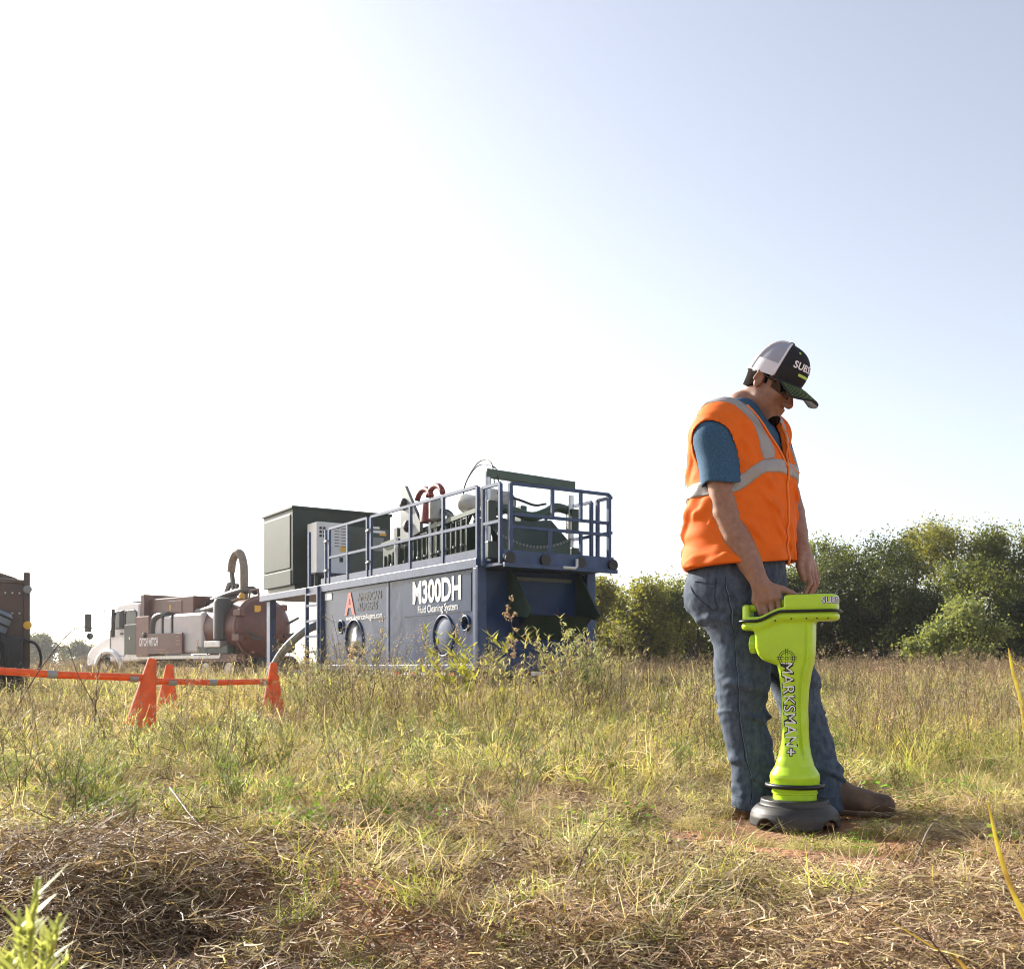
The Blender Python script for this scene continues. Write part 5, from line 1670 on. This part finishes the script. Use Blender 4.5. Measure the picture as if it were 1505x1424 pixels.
G_grn = vm('grass_green', (.36, .40, .11), (.22, .27, .065))
G_yel = vm('grass_yellow', (.60, .54, .19), (.42, .38, .11))
G_dry = vm('grass_dry', (.70, .60, .41), (.46, .36, .22), .35)
G_thatch = vm('thatch', (.64, .50, .33), (.34, .225, .13), .2, .35)
G_brush = vm('dead_brush', (.27, .175, .11), (.115, .072, .045), .1, .3)
G_weed = vm('weed_green', (.27, .33, .10), (.17, .22, .06))
G_pale = vm('weed_pale', (.50, .49, .26), (.34, .35, .16))
G_seed = vm('seed_brown', (.40, .32, .22), (.25, .195, .14), .3)
G_stem = vm('stem_brown', (.16, .10, .065), (.10, .065, .045), .1)
G_clov = vm('clover_green', (.19, .32, .05), (.12, .22, .03), .45)
PROTO = {}
def proto(kind, i, parts):
    """parts: list of ((v, f), material) -> one mesh object outside the scene"""
    me = bpy.data.meshes.new(kind)
    V, F = joinm([p[0] for p in parts])
    me.from_pydata(V.tolist(), [], F.tolist())
    idx = []
    for k, (p, m) in enumerate(parts):
        me.materials.append(m); idx += [k] * len(p[1])
    me.polygons.foreach_set('material_index', np.array(idx, dtype=np.int32))
    me.update()
    o = bpy.data.objects.new('%s_%02d' % (kind, i), me)
    if kind not in PROTO:
        PROTO[kind] = bpy.data.collections.new(kind)
    PROTO[kind].objects.link(o)
U = lambda rg, a, b, n: rg.uniform(a, b, n)
for i in range(4):
    rg = np.random.RandomState(100 + i)
    n = 52
    proto('short_grass', i, [(ribbons(disc(rg, n, .09), U(rg, 0, 6.28, n), U(rg, .04, .13, n), U(rg, .0026, .0046, n), U(rg, .2, 1.5, n), U(rg, -.2, 1.4, n), 3), G_grn),
                             (ribbons(disc(rg, 26, .10), U(rg, 0, 6.28, 26), U(rg, .03, .12, 26), U(rg, .0022, .004, 26), U(rg, .3, 1.6, 26), U(rg, -.2, 1.4, 26), 3), G_yel),
                             (straw(rg, 30, .11, .03, .12, .0014, .003, .06, .5, 1.6), G_dry)])
    n = 46
    proto('dry_tuft', i, [(ribbons(disc(rg, n, .07), U(rg, 0, 6.28, n), U(rg, .05, .16, n), U(rg, .0014, .003, n), U(rg, .3, 1.6, n), U(rg, -.3, 1.4, n), 3), G_dry),
                          (ribbons(disc(rg, 8, .07), U(rg, 0, 6.28, 8), U(rg, .06, .17, 8), U(rg, .002, .0034, 8), U(rg, .2, 1.2, 8), U(rg, 0, 1.0, 8), 3), G_yel),
                          (straw(rg, 40, .12, .03, .14, .0013, .003, .07, .5, 1.7), G_thatch)])
    proto('tangle', i, [(straw(rg, 70, .17, .03, .13, .0014, .0034, .12, .8, 2.0), G_dry), (straw(rg, 34, .17, .03, .12, .0016, .0038, .13, .8, 1.8), G_yel),
                        (straw(rg, 40, .17, .03, .15, .0012, .003, .11, .8, 2.0), G_brush), (straw(rg, 34, .17, .02, .09, .002, .0045, .13, .8, 1.6), G_grn)])
    proto('thatch', i, [(straw(rg, 90, .17, .02, .12, .0010, .0026, .03, .22, 1.6), G_thatch), (straw(rg, 50, .17, .02, .13, .0010, .0026, .035, .25, 1.7), G_brush), (straw(rg, 44, .17, .015, .08, .0012, .003, .035, .3, 1.8), G_dry)])
    proto('brush', i, [(straw(rg, 74, .2, .04, .20, .0011, .0030, .08, .3, 1.4), G_brush), (straw(rg, 44, .2, .03, .13, .0011, .003, .085, .35, 1.5), G_thatch)])
    n = 110
    C = disc(rg, n, .18); C[:, 2] = U(rg, .004, .03, n)
    a_, b_ = leaf_axes(rg, n, 1.2); s_ = U(rg, .003, .009, n)
    C2 = disc(rg, 60, .18); C2[:, 2] = U(rg, .004, .035, 60)
    a2, b2 = leaf_axes(rg, 60, .8); s2 = U(rg, .004, .011, 60)
    proto('litter', i, [(quads(C, a_, b_, s_, s_ * .38), G_brush), (quads(C2, a2, b2, s2, s2 * .3), G_brush)])
    n = 26
    (sv, sf), seq = stems(rg, 4, .85, 0, 4, .13, .002, .05)
    proto('tall_grass', i, [(ribbons(disc(rg, n, .07), U(rg, 0, 6.28, n), U(rg, .30, .75, n), U(rg, .006, .012, n), U(rg, .05, .7, n), U(rg, .2, 1.4, n), 5, .45), G_yel),
                            (ribbons(disc(rg, 14, .07), U(rg, 0, 6.28, 14), U(rg, .2, .6, 14), U(rg, .005, .010, 14), U(rg, .1, .8, 14), U(rg, .3, 1.4, 14), 5, .45), G_grn),
                            ((sv, sf), G_stem), (seedhead(rg, seq, 26, .012, .009), G_seed)])
    a, b = leafy(rg, 6, .46, 300, .030, .008, br=6, wob=.24)
    proto('leafy_weed', i, [(a, G_stem), (b, G_weed)])
    a, b = leafy(rg, 6, .50, 320, .026, .007, br=5, wob=.2)
    proto('pale_weed', i, [(a, G_stem), (b, G_pale)])
    (sv, sf), seq = stems(rg, 4, 1.0, 0, 5, .12, .003, .08)
    mb = MB(); sub = []
    for s in seq:
        for _ in range(7):
            p = along(s, rg.uniform(.35, .95)); d = rdir(rg, 1)[0]; d[2] = abs(d[2]) + .7; d /= np.linalg.norm(d)
            q = np.array([p, p + d * rg.uniform(.06, .16)]); mb.path(q, [.0016, .0008], 3, False); sub.append(q)
    lv = leafy(rg, 2, .6, 50, .05, .010)[1]
    proto('dry_weed', i, [((sv, sf), G_stem), ((np.array(mb.v), np.array(mb.f)), G_stem), (seedhead(rg, sub + seq, 9, .013, .009), G_seed), (lv, G_yel)])
    n = 60
    C = disc(rg, n, .12); C[:, 2] = U(rg, .02, .09, n)
    a_, b_ = leaf_axes(rg, n, 1.5); s_ = U(rg, .006, .012, n)
    proto('clover', i, [(quads(C, a_, b_, s_, s_ * .8), G_clov), (ribbons(C * (1, 1, 0), U(rg, 0, 6.28, n), C[:, 2], np.full(n, .0012), U(rg, 0, .3, n), U(rg, 0, .3, n), 2), G_grn)])

def scatter_group():
    g = bpy.data.node_groups.new('scatter', 'GeometryNodeTree')
    return g
def scatter(name, kind, pts, scl, label, cat, seed=0, tilt=.12, nvar=4):
    """one stuff object: a cloud of points that carries copies of the prototypes"""
    rg = np.random.RandomState(seed)
    n = len(pts)
    me = bpy.data.meshes.new(name)
    me.vertices.add(n)
    me.vertices.foreach_set('co', np.asarray(pts, dtype=np.float32).reshape(-1))
    a = me.attributes.new('rot', 'FLOAT_VECTOR', 'POINT')
    a.data.foreach_set('vector', np.stack([rg.normal(0, tilt, n), rg.normal(0, tilt, n), rg.uniform(0, 6.28, n)], 1).astype(np.float32).reshape(-1))
    a = me.attributes.new('scl', 'FLOAT', 'POINT'); a.data.foreach_set('value', np.asarray(scl, dtype=np.float32))
    a = me.attributes.new('idx', 'INT', 'POINT'); a.data.foreach_set('value', rg.randint(0, nvar, n).astype(np.int32))
    o = bpy.data.objects.new(name, me); COL.objects.link(o)
    g = bpy.data.node_groups.new('scatter_' + name, 'GeometryNodeTree')
    g.interface.new_socket('Geometry', in_out='INPUT', socket_type='NodeSocketGeometry')
    g.interface.new_socket('Geometry', in_out='OUTPUT', socket_type='NodeSocketGeometry')
    N, L = g.nodes, g.links
    gi, go = N.new('NodeGroupInput'), N.new('NodeGroupOutput')
    ci = N.new('GeometryNodeCollectionInfo'); ci.inputs['Collection'].default_value = PROTO[kind]
    ci.inputs['Separate Children'].default_value = True; ci.inputs['Reset Children'].default_value = True
    ip = N.new('GeometryNodeInstanceOnPoints'); ip.inputs['Pick Instance'].default_value = True
    def attr(nm, t):
        q = N.new('GeometryNodeInputNamedAttribute'); q.data_type = t; q.inputs['Name'].default_value = nm
        return q.outputs['Attribute']
    er = N.new('FunctionNodeEulerToRotation')
    L.new(attr('rot', 'FLOAT_VECTOR'), er.inputs[0])
    L.new(gi.outputs[0], ip.inputs['Points']); L.new(ci.outputs[0], ip.inputs['Instance'])
    L.new(attr('idx', 'INT'), ip.inputs['Instance Index']); L.new(er.outputs[0], ip.inputs['Rotation'])
    L.new(attr('scl', 'FLOAT'), ip.inputs['Scale']); L.new(ip.outputs[0], go.inputs[0])
    md = o.modifiers.new('scatter', 'NODES'); md.node_group = g
    return tag(o, label, cat, kind='stuff')
def field_pts(seed, n, y0, y1, dens, power=1.0, low=False):
    """points in the wedge the camera sees (with margin), kept with probability dens(x, y)"""
    rg = np.random.RandomState(seed)
    u = rg.uniform(0, 1, n)
    y = (y0 ** (2 * power) + u * (y1 ** (2 * power) - y0 ** (2 * power))) ** (1 / (2 * power))
    x = rg.uniform(-1, 1, n) * (y * .55 + .9)
    k = rg.uniform(0, 1, n) < dens(x, y)
    x, y = x[k], y[k]
    ok = ~((np.hypot(x - LO[0], y - LO[1] + .05) < .26) | ((np.abs(x - .90) < .11) & (np.abs(y - 3.78) < .08)) | ((x > 1.05) & (x < 1.42) & (np.abs(y - 3.83 + (x - 1.05) * .45) < .07)))
    if low:
        q_ = CX + x / y * FPX
        ok &= ~((q_ > 1085) & (q_ < 1335) & (y > 2.55) & (y < 3.75))
    p_ = CX + x / y * FPX
    ok &= ~((p_ > 170) & (p_ < 275) & (y > 6.9) & (y < 8.35)) & ~((p_ > 372) & (p_ < 430) & (y > 8.2) & (y < 10.2))
    th = R(123); dx_, dy_ = x + .5, y - 15.15
    lx_, ly_ = dx_ * math.cos(th) + dy_ * math.sin(th), -dx_ * math.sin(th) + dy_ * math.cos(th)
    ok &= ~((lx_ > -.4) & (lx_ < 9.6) & (ly_ > -2.3) & (ly_ < .05))
    th = R(137.7); dx_, dy_ = x + 7.96, y - 30.3
    lx_, ly_ = dx_ * math.cos(th) + dy_ * math.sin(th), -dx_ * math.sin(th) + dy_ * math.cos(th)
    ok &= ~((lx_ > -.8) & (lx_ < 10) & (ly_ > -2.4) & (ly_ < .1))
    ok &= ~((x < -6.4) & (x > -9) & (y > 13) & (y < 15.6))
    x, y = x[ok], y[ok]
    return np.stack([x, y, gz(x, y)], 1)
patch = sines(8, 1.6); patch2 = sines(18, .8); fine = sines(28, 4.0)
cl1, cl2 = sines(71, 3.2), sines(72, 7.5)
def clump(x, y): return .6 * cl1(x, y, 0 * x) + .4 * cl2(x, y, 0 * x)
def pxof(x, y): return CX + x / y * FPX
def track(x, y):
    """0..1: worn, thatch-covered ground"""
    e = np.interp(pxof(x, y), [0, 300, 520, 700, 1000, 1505], [2.75, 2.9, 3.25, 3.45, 3.3, 3.15])
    a = smoothstep(e + .75, e - .35, y + .28 * fine(x, y, 0 * x) + .25 * patch(x, y, 0 * x))
    p = pxof(x, y)
    b = .75 * np.exp(-((y - 4.05) / .22) ** 2) * smoothstep(560, 700, p) * smoothstep(1080, 980, p)
    return np.clip(a + b, 0, 1)
def S(rg, a, b, n): return rg.uniform(a, b, n)
rg = np.random.RandomState(5)
def put(name, kind, seed, n, y0, y1, dens, s0, s1, label, cat, tilt=.12, power=1.0, grow=None):
    p = field_pts(seed, n, y0, y1, dens, power, kind not in ('thatch', 'clover'))
    sc = rg.uniform(s0, s1, len(p))
    sc = sc * (1 - .5 * smoothstep(.75, .35, np.hypot(p[:, 0] - LO[0], p[:, 1] - 3.35)))
    if grow is not None: sc = sc * grow(p[:, 0], p[:, 1])
    return scatter(name, kind, p, sc, label, cat, seed, tilt)
one = lambda x, y: np.ones_like(x)
put('fallen_straw', 'thatch', 1, 5600, 1.25, 5.2, lambda x, y: np.clip((.35 + .65 * track(x, y)) * (.42 + .85 * patch(x * 2.2, y * 2.2, 0 * x) + .35 * smoothstep(620, 300, pxof(x, y))), .06, 1), .75, 1.25, 'flattened dry straw covering the soil in the foreground', 'straw', .10)
put('field_straw', 'thatch', 2, 3600, 5.0, 12, lambda x, y: .8 * one(x, y), 1.0, 1.7, 'dry straw lying between the grass further back', 'straw', .12)
put('leaf_litter', 'litter', 23, 3400, 1.25, 6, lambda x, y: .55 + .45 * track(x, y), .8, 1.3, 'brown leaf litter and broken stalks between the straw', 'litter', .12)
put('foreground_tufts', 'short_grass', 35, 520, 2.0, 3.6, lambda x, y: np.clip(.30 + .7 * clump(x * 1.3 + 7, y * 1.3), 0, 1) * smoothstep(250, 500, pxof(x, y)), .5, .95, 'scattered green tufts in the trampled foreground', 'grass', .3)
put('dead_brush', 'brush', 3, 760, 1.3, 3.1, lambda x, y: smoothstep(520, 200, pxof(x, y)) * smoothstep(3.1, 2.6, y) + .25 * smoothstep(2.2, 1.9, y), .7, 1.15, 'dark heap of dead stalks in the lower left foreground', 'brush', .2)
put('tangled_grass', 'tangle', 24, 9000, 2.7, 20, lambda x, y: np.clip((1 - .9 * track(x, y)) * (.55 + .5 * clump(x + 3, y)), .03, 1), .6, 1.25, 'tangled dead and living grass across the field', 'grass', .3, .8, grow=lambda x, y: np.interp(y, [3, 6, 10, 20], [.75, 1.1, 1.9, 2.6]))
put('dry_grass', 'dry_tuft', 4, 3600, 1.9, 9, lambda x, y: np.clip(.20 + .30 * patch(x, y, 0 * x) + .25 * (1 - track(x, y)), 0.05, .8), .55, 1.15, 'tufts of straw-coloured grass', 'grass', .18)
put('short_grass', 'short_grass', 5, 8000, 2.6, 15, lambda x, y: np.clip((1 - .80 * track(x, y)) * (.38 + .8 * clump(x, y)), .02, 1), .5, 1.15, 'short yellow-green grass across the middle of the field', 'grass', .15, grow=lambda x, y: 1 + .35 * smoothstep(5, 12, y))
put('leafy_weeds', 'leafy_weed', 6, 4600, 2.8, 18, lambda x, y: np.clip((1 - track(x, y)) * (.22 + .3 * patch(x + 5, y, 0 * x) + .35 * smoothstep(560, 200, pxof(x, y)) + .35 * smoothstep(1250, 1400, pxof(x, y)) * smoothstep(4, 4.6, y)), .0, .8), .28, .66, 'small-leaved green weeds among the grass', 'weeds', .15)
put('pale_weeds', 'pale_weed', 7, 3600, 3.3, 22, lambda x, y: np.clip((1 - track(x, y)) * (.12 + .3 * patch(x - 9, y + 4, 0 * x) + .4 * smoothstep(560, 150, pxof(x, y)) * smoothstep(9, 5, y)), 0, .7), .32, .85, 'pale grey-green bushy weeds among the grass', 'weeds', .15)
put('clover', 'clover', 8, 1500, 2.7, 6, lambda x, y: np.clip(.05 + .6 * np.exp(-(((pxof(x, y) - 340) / 170) ** 2 + ((y - 3.7) / .5) ** 2)) + .25 * smoothstep(.4, .9, patch(x + 20, y, 0 * x)), 0, 1), .7, 1.2, 'bright green clover patches', 'clover', .15)
far_h = lambda x, y: np.interp(y, [7, 10, 16, 30, 60], [.62, .85, .95, 1.0, 1.1]) * (1 - .14 * smoothstep(460, 380, pxof(x, y)))
put('tall_grass', 'tall_grass', 9, 4400, 7.0, 46, lambda x, y: np.clip(.35 + .5 * patch2(x * .6, y * .6, 0 * x), .1, 1), .65, 1.1, 'tall yellow grass at the back of the field', 'grass', .12, .8, grow=far_h)
put('dry_weeds', 'dry_weed', 10, 5600, 7.5, 48, lambda x, y: np.clip(.45 + .5 * patch(x * .5 + 3, y * .5, 0 * x) + .4 * smoothstep(1180, 1300, pxof(x, y)), .1, 1), .6, 1.05, 'tall dry brown weeds with seed heads at the back of the field', 'weeds', .10, .8, grow=far_h)
def front(x, y):
    p = pxof(x, y)
    return smoothstep(425, 450, p) * smoothstep(930, 890, p)
put('seed_weeds', 'dry_weed', 31, 520, 8.4, 12.8, lambda x, y: .20 * front(x, y), .70, 1.16, 'tall seed-headed weeds in front of the blue unit', 'weeds', .12)
put('bushy_weeds', 'pale_weed', 32, 420, 8.2, 12.0, lambda x, y: np.clip(front(x, y) * (.08 + .38 * smoothstep(760, 840, pxof(x, y))), 0, 1), 1.3, 2.1, 'tall pale bushy weeds before the rear of the blue unit', 'weeds', .12)
put('arching_grass', 'tall_grass', 33, 620, 8.4, 13.0, lambda x, y: smoothstep(290, 330, pxof(x, y)) * smoothstep(760, 700, pxof(x, y)) * .30, .7, 1.15, 'tall arching yellow grass before the truck and the blue unit', 'grass', .15)
put('mid_weeds', 'dry_weed', 11, 1500, 4.6, 9, lambda x, y: np.clip(.10 + .35 * smoothstep(1180, 1320, pxof(x, y)) + .25 * smoothstep(420, 100, pxof(x, y)) + .15 * patch(x, y + 9, 0 * x), 0, .7), .30, .62, 'thin brown weeds rising from the grass', 'weeds', .16)
put('mid_grass', 'tall_grass', 12, 1400, 4.4, 10, lambda x, y: np.clip(.10 + .3 * smoothstep(1200, 1330, pxof(x, y)) + .2 * patch2(x, y, 0 * x), 0, .6), .28, .6, 'medium tall grass in the middle of the field', 'grass', .2)
put('far_meadow', 'dry_weed', 13, 5200, 30, 110, one, .8, 1.15, 'far weedy meadow in front of the wood', 'meadow', .1)
# fresh tufts round the foot of the locator
tp = np.array([P(a, b, 840 / (b - 980.0)) for a, b in ((1262, 1232), (1285, 1226), (1248, 1240), (1230, 1246), (1302, 1236), (1180, 1242), (1150, 1246), (1208, 1248), (1120, 1240), (1330, 1240), (1100, 1236), (1275, 1246), (1395, 1262), (1345, 1270), (1245, 1252))])
tp[:, 2] = gz(tp[:, 0], tp[:, 1])
scatter('foot_grass', 'short_grass', tp, np.resize([.42, .6, .35, .5], len(tp)), 'fresh green tufts round the foot of the locator', 'grass', 3)

# ------------------------------------------------------------------ single plants and sticks that stand out
def plant(name, label, cat, loc_, parts, group=None):
    t = thing(name, label, cat, tuple(loc_), 0, group)
    for nm, (v, f), m in parts:
        mesh_obj(nm, v, f, m, t)
    return t
# yellow-leaved saplings before the blue unit
sp_ = [(648, 902, 9.4, 'yellow-leaved sapling in front of the lettering, tallest of its row'), (690, 925, 9.0, 'yellow-leaved sapling just right of the tall one before the lettering'),
       (722, 905, 9.8, 'yellow-leaved sapling in front of the tank corner'), (668, 955, 8.6, 'short yellow-leaved sapling in the grass below the lettering')]
for i, (a, b, Y_, lab) in enumerate(sp_):
    rg_ = np.random.RandomState(300 + i)
    tp_ = P(a, b, Y_); g0 = float(gz(tp_[0], Y_)); h = tp_[2] - g0
    st, lf = leafy(rg_, 2, h, 70, .085, .030, t0=.25, spread=.04, wob=.08, br=3)
    plant('sapling', lab, 'sapling', (tp_[0], Y_, g0), [('stem', st, G_stem), ('leaves', lf, mat('sapling_leaf', (.42, .40, .09), .5, color2=(.30, .31, .06), scale=6, transl=.5, tcol=(1.3, 1.25, .8)))], 'yellow-leaved saplings')
# seed-headed stalks against the sky or the unit
sh_ = [(828, 868, 9.5, .09, 'goldenrod stalk with drooping tan head before the open hopper'), (758, 885, 9.2, .05, 'dark seed-headed stalk before the rear corner of the unit'), (796, 905, 8.8, .05, 'curved cream flower spike before the rear bumper'),
       (455, 890, 9.5, .05, 'feathery seed stalk in front of the ladder'), (508, 918, 9.2, .05, 'feathery seed stalk beside the round manhole'), (868, 912, 9.0, .08, 'bushy pale weed at the right rear corner of the unit')]
for i, (a, b, Y_, sprd, lab) in enumerate(sh_):
    rg_ = np.random.RandomState(330 + i)
    tp_ = P(a, b, Y_); g0 = float(gz(tp_[0], Y_)); h = tp_[2] - g0
    st, seq = stems(rg_, 1 if i < 5 else 5, h, 0, 5, .07, .004, .02)
    q = seq[0] if i < 5 else None
    mb = MB(); sub = []
    for s in seq:
        for _ in range(14):
            p = along(s, rg_.uniform(.55, 1)); d = rdir(rg_, 1)[0]; d[2] = abs(d[2]) + .4; d /= np.linalg.norm(d)
            e = np.array([p, p + d * rg_.uniform(.02, sprd * 1.6)]); mb.path(e, [.0018, .0008], 3, False); sub.append(e)
    hd = seedhead(rg_, sub, 16, .012, .015)
    lv = leafy(rg_, 1, h * .8, 22, .07, .014)[1]
    plant('seed_stalk', lab, 'weed', (tp_[0], Y_, g0), [('stem', st, G_stem), ('twigs', (np.array(mb.v), np.array(mb.f)), G_stem), ('seed_head', hd, G_pale if i in (0, 2, 5) else G_seed), ('leaves', lv, G_yel)], 'seed stalks before the blue unit')
# bare branch at the left, with the black loop behind it
def stick(name, label, pts, r, m=None, cat='stick', side=()):
    o0 = np.array(pts[0])
    t = thing(name, label, cat, tuple(o0))
    q = [p - o0 for p in spline(pts, 18)]
    MB().path(q, list(np.linspace(r, r * .35, len(q))), 6).build('main_stem', m or G_stem, t, True)
    for k, (tt, d, l_) in enumerate(side):
        p = q[int(tt * (len(q) - 1))]
        MB().path([p, p + np.array(d) * l_ * .5 + (0, 0, .01), p + np.array(d) * l_], [r * .5, r * .35, r * .15], 5).build('twig', m or G_stem, t, True)
    return t
stick('bare_branch', 'bare forked branch rising in front of the brown machine', [P(12, 1062, 6.2), P(58, 985, 6.2), P(108, 925, 6.2), P(140, 922, 6.2), P(155, 895, 6.2)], .0042, side=((.35, (.6, .1, .8), .12), (.6, (-.5, 0, .9), .14), (.5, (.8, 0, -.3), .1)))
stick('thin_stalk', 'long thin dead stalk slanting before the truck cab', [P(165, 1118, 5.6), P(140, 1040, 5.6), P(112, 985, 5.6), P(88, 906, 5.6)], .004, side=((.4, (.5, 0, .8), .12), (.6, (.7, 0, .5), .08)))
stick('upright_stalk', 'dark upright dead stalk left of the leaning cone', [P(138, 1080, 6.4), P(143, 1000, 6.4), P(150, 955, 6.4)], .004, side=((.5, (-.6, 0, .7), .14), (.3, (.5, 0, .8), .12)))
def gp(px, py, dz=.02):
    Y_ = 840.0 / (py - 980); x_ = (px - CX) / FPX * Y_
    return np.array([x_, Y_, float(gz(x_, Y_)) + dz])
stick('fallen_stem', 'dark fallen stem slanting over the straw at lower left', [gp(250, 1215, .13), gp(295, 1255, .10), gp(335, 1290, .06), gp(376, 1316, .02)], .0045, side=((.4, (.8, .2, .3), .15),))
stick('fallen_stem', 'brown arched stem along the top of the brush heap', [gp(2, 1240, .05), gp(60, 1232, .08), gp(110, 1238, .07), gp(165, 1270, .03)], .005)
stick('fallen_stem', 'second arched stem below the first on the brush heap', [gp(0, 1262, .05), gp(50, 1256, .07), gp(120, 1268, .06), gp(180, 1282, .02)], .0045)
stick('fallen_stem', 'pale bent twig on top of the brush heap', [gp(150, 1322, .03), gp(176, 1312, .05), gp(190, 1290, .05), gp(186, 1276, .04)], .003, mat('pale_twig', (.28, .23, .17), .9, spec=.1))
stick('fallen_stem', 'thin bare stem lying right of the centre foreground', [gp(838, 1336, .03), gp(860, 1300, .09), gp(898, 1262, .14)], .003)
stick('fallen_stem', 'pale straw stem lying by the toe of the boot', [gp(1345, 1278, .02), gp(1368, 1248, .06), gp(1398, 1236, .07)], .004, mat('pale_twig', (.28, .23, .17), .9, spec=.1))
# near plants: soft leafy weed at lower left, yellow reeds at right
rg_ = np.random.RandomState(41)
o0 = P(40, 1700, .95)
t = thing('leafy_plant', 'blurred pale green leafy plant in the bottom left corner', 'plant', tuple(o0))
M_np = mat('near_plant', (.50, .54, .20), .5, color2=(.36, .42, .13), scale=20, transl=.45, tcol=(1.3, 1.25, .8))
for k, (a, b) in enumerate(((55, 1290), (88, 1345), (28, 1335), (8, 1390), (100, 1395), (65, 1370))):
    tip = P(a, b, .95 + .04 * (k - 2)) - o0
    bs = np.array([rg_.uniform(-.02, .02), rg_.uniform(-.02, .02), 0])
    q = spline([bs, bs * .4 + tip * .5 + (0, 0, .02), tip], 12)
    MB().path(q, list(np.linspace(.0028, .0014, len(q))), 6).build('stem', M_np, t, True)
    n_ = 46
    B_ = np.array([along(np.array(q), rg_.uniform(.35, .93)) for _ in range(n_)])
    v_, f_ = ribbons(B_, rg_.uniform(0, 6.28, n_), rg_.uniform(.010, .028, n_), rg_.uniform(.004, .007, n_), rg_.uniform(.4, 1.4, n_), rg_.uniform(-.2, .6, n_), 3)
    mesh_obj('leaves', v_, f_, M_np, t)
    if k < 2:
        n_ = 90
        B_ = np.array([along(np.array(q), rg_.uniform(.72, 1.0)) for _ in range(n_)])
        v_, f_ = ribbons(B_, rg_.uniform(0, 6.28, n_), rg_.uniform(.003, .006, n_), rg_.uniform(.002, .003, n_), rg_.uniform(.4, 1.0, n_), rg_.uniform(0, .4, n_), 2)
        mesh_obj('flower_spike', v_, f_, M_np, t)
def reed(label, pts, w, m):
    pts = spline(pts, 20); o0 = np.array(pts[-1])
    t = thing('reed_blade', label, 'reed', tuple(o0), 0, None)
    v, f = [], []
    n = len(pts)
    for i, p in enumerate(pts):
        tt = i / (n - 1)
        ww = w * math.sin(math.pi * (.04 + .80 * tt)) ** .7 * .5
        p = p - o0
        v += [p + np.array([-ww, -ww * .2, ww * .35]), p + np.array([0, .001 + ww * .35, -ww * .1]), p + np.array([ww, -ww * .1, -ww * .35])]
    for i in range(n - 1):
        for k in (0, 1):
            f.append((3 * i + k, 3 * i + k + 1, 3 * i + k + 4, 3 * i + k + 3))
    mesh_obj('blade', v, f, m, t, True)
    return t
M_reed = mat('reed_yellow', (.40, .36, .06), .45, color2=(.22, .13, .05), scale=7, transl=.45, tcol=(1.3, 1.2, .7))
M_reedb = mat('reed_brown', (.11, .06, .04), .6, var=.3, transl=.1)
reed('brown-tipped yellow reed blade rising at the right edge', [P(1452, 1178, 1.75), P(1468, 1250, 1.75), P(1488, 1310, 1.75), P(1530, 1410, 1.75), P(1560, 1560, 1.75)], .012, M_reed)
reed('short yellow reed blade beside the one at the right edge', [P(1476, 1284, 1.7), P(1492, 1318, 1.7), P(1520, 1370, 1.7), P(1555, 1560, 1.7)], .012, M_reed)
reed('bright yellow reed blade slanting in from the bottom right', [P(1293, 1345, 1.6), P(1330, 1366, 1.6), P(1372, 1392, 1.6), P(1420, 1424, 1.6), P(1500, 1560, 1.65)], .014, M_reed)
reed('dark brown reed stem crossing the bright yellow blade', [P(1352, 1358, 1.62), P(1378, 1394, 1.62), P(1408, 1436, 1.62), P(1470, 1560, 1.66)], .006, M_reedb)
reed('tall yellow reed at the right edge against the wood', [P(1482, 952, 5.0), P(1488, 985, 5.0), P(1500, 1030, 5.0), P(1510, 1110, 5.0), P(1512, 1150, 5.0)], .025, M_reed)
reed('yellow reed leaning left at the right edge of the field', [P(1478, 962, 5.2), P(1492, 975, 5.2), P(1508, 990, 5.2), P(1520, 1060, 5.2), P(1524, 1140, 5.2)], .022, M_reed)
# ------------------------------------------------------------------ air
hm = bpy.data.materials.new('haze'); hm.use_nodes = True
for n_ in list(hm.node_tree.nodes):
    if n_.type == 'BSDF_PRINCIPLED': hm.node_tree.nodes.remove(n_)
pv = hm.node_tree.nodes.new('ShaderNodeVolumePrincipled')
pv.inputs['Color'].default_value = (.95, .96, 1.0, 1)
pv.inputs['Density'].default_value = 0.00045
pv.inputs['Anisotropy'].default_value = 0.7
hm.node_tree.links.new(pv.outputs['Volume'], hm.node_tree.nodes['Material Output'].inputs['Volume'])
hz = MB().box(-460, 460, -40, 960, -2.0, 12.0).build('haze', hm)
tag(hz, 'thin sunlit haze over the field', 'haze', kind='stuff')
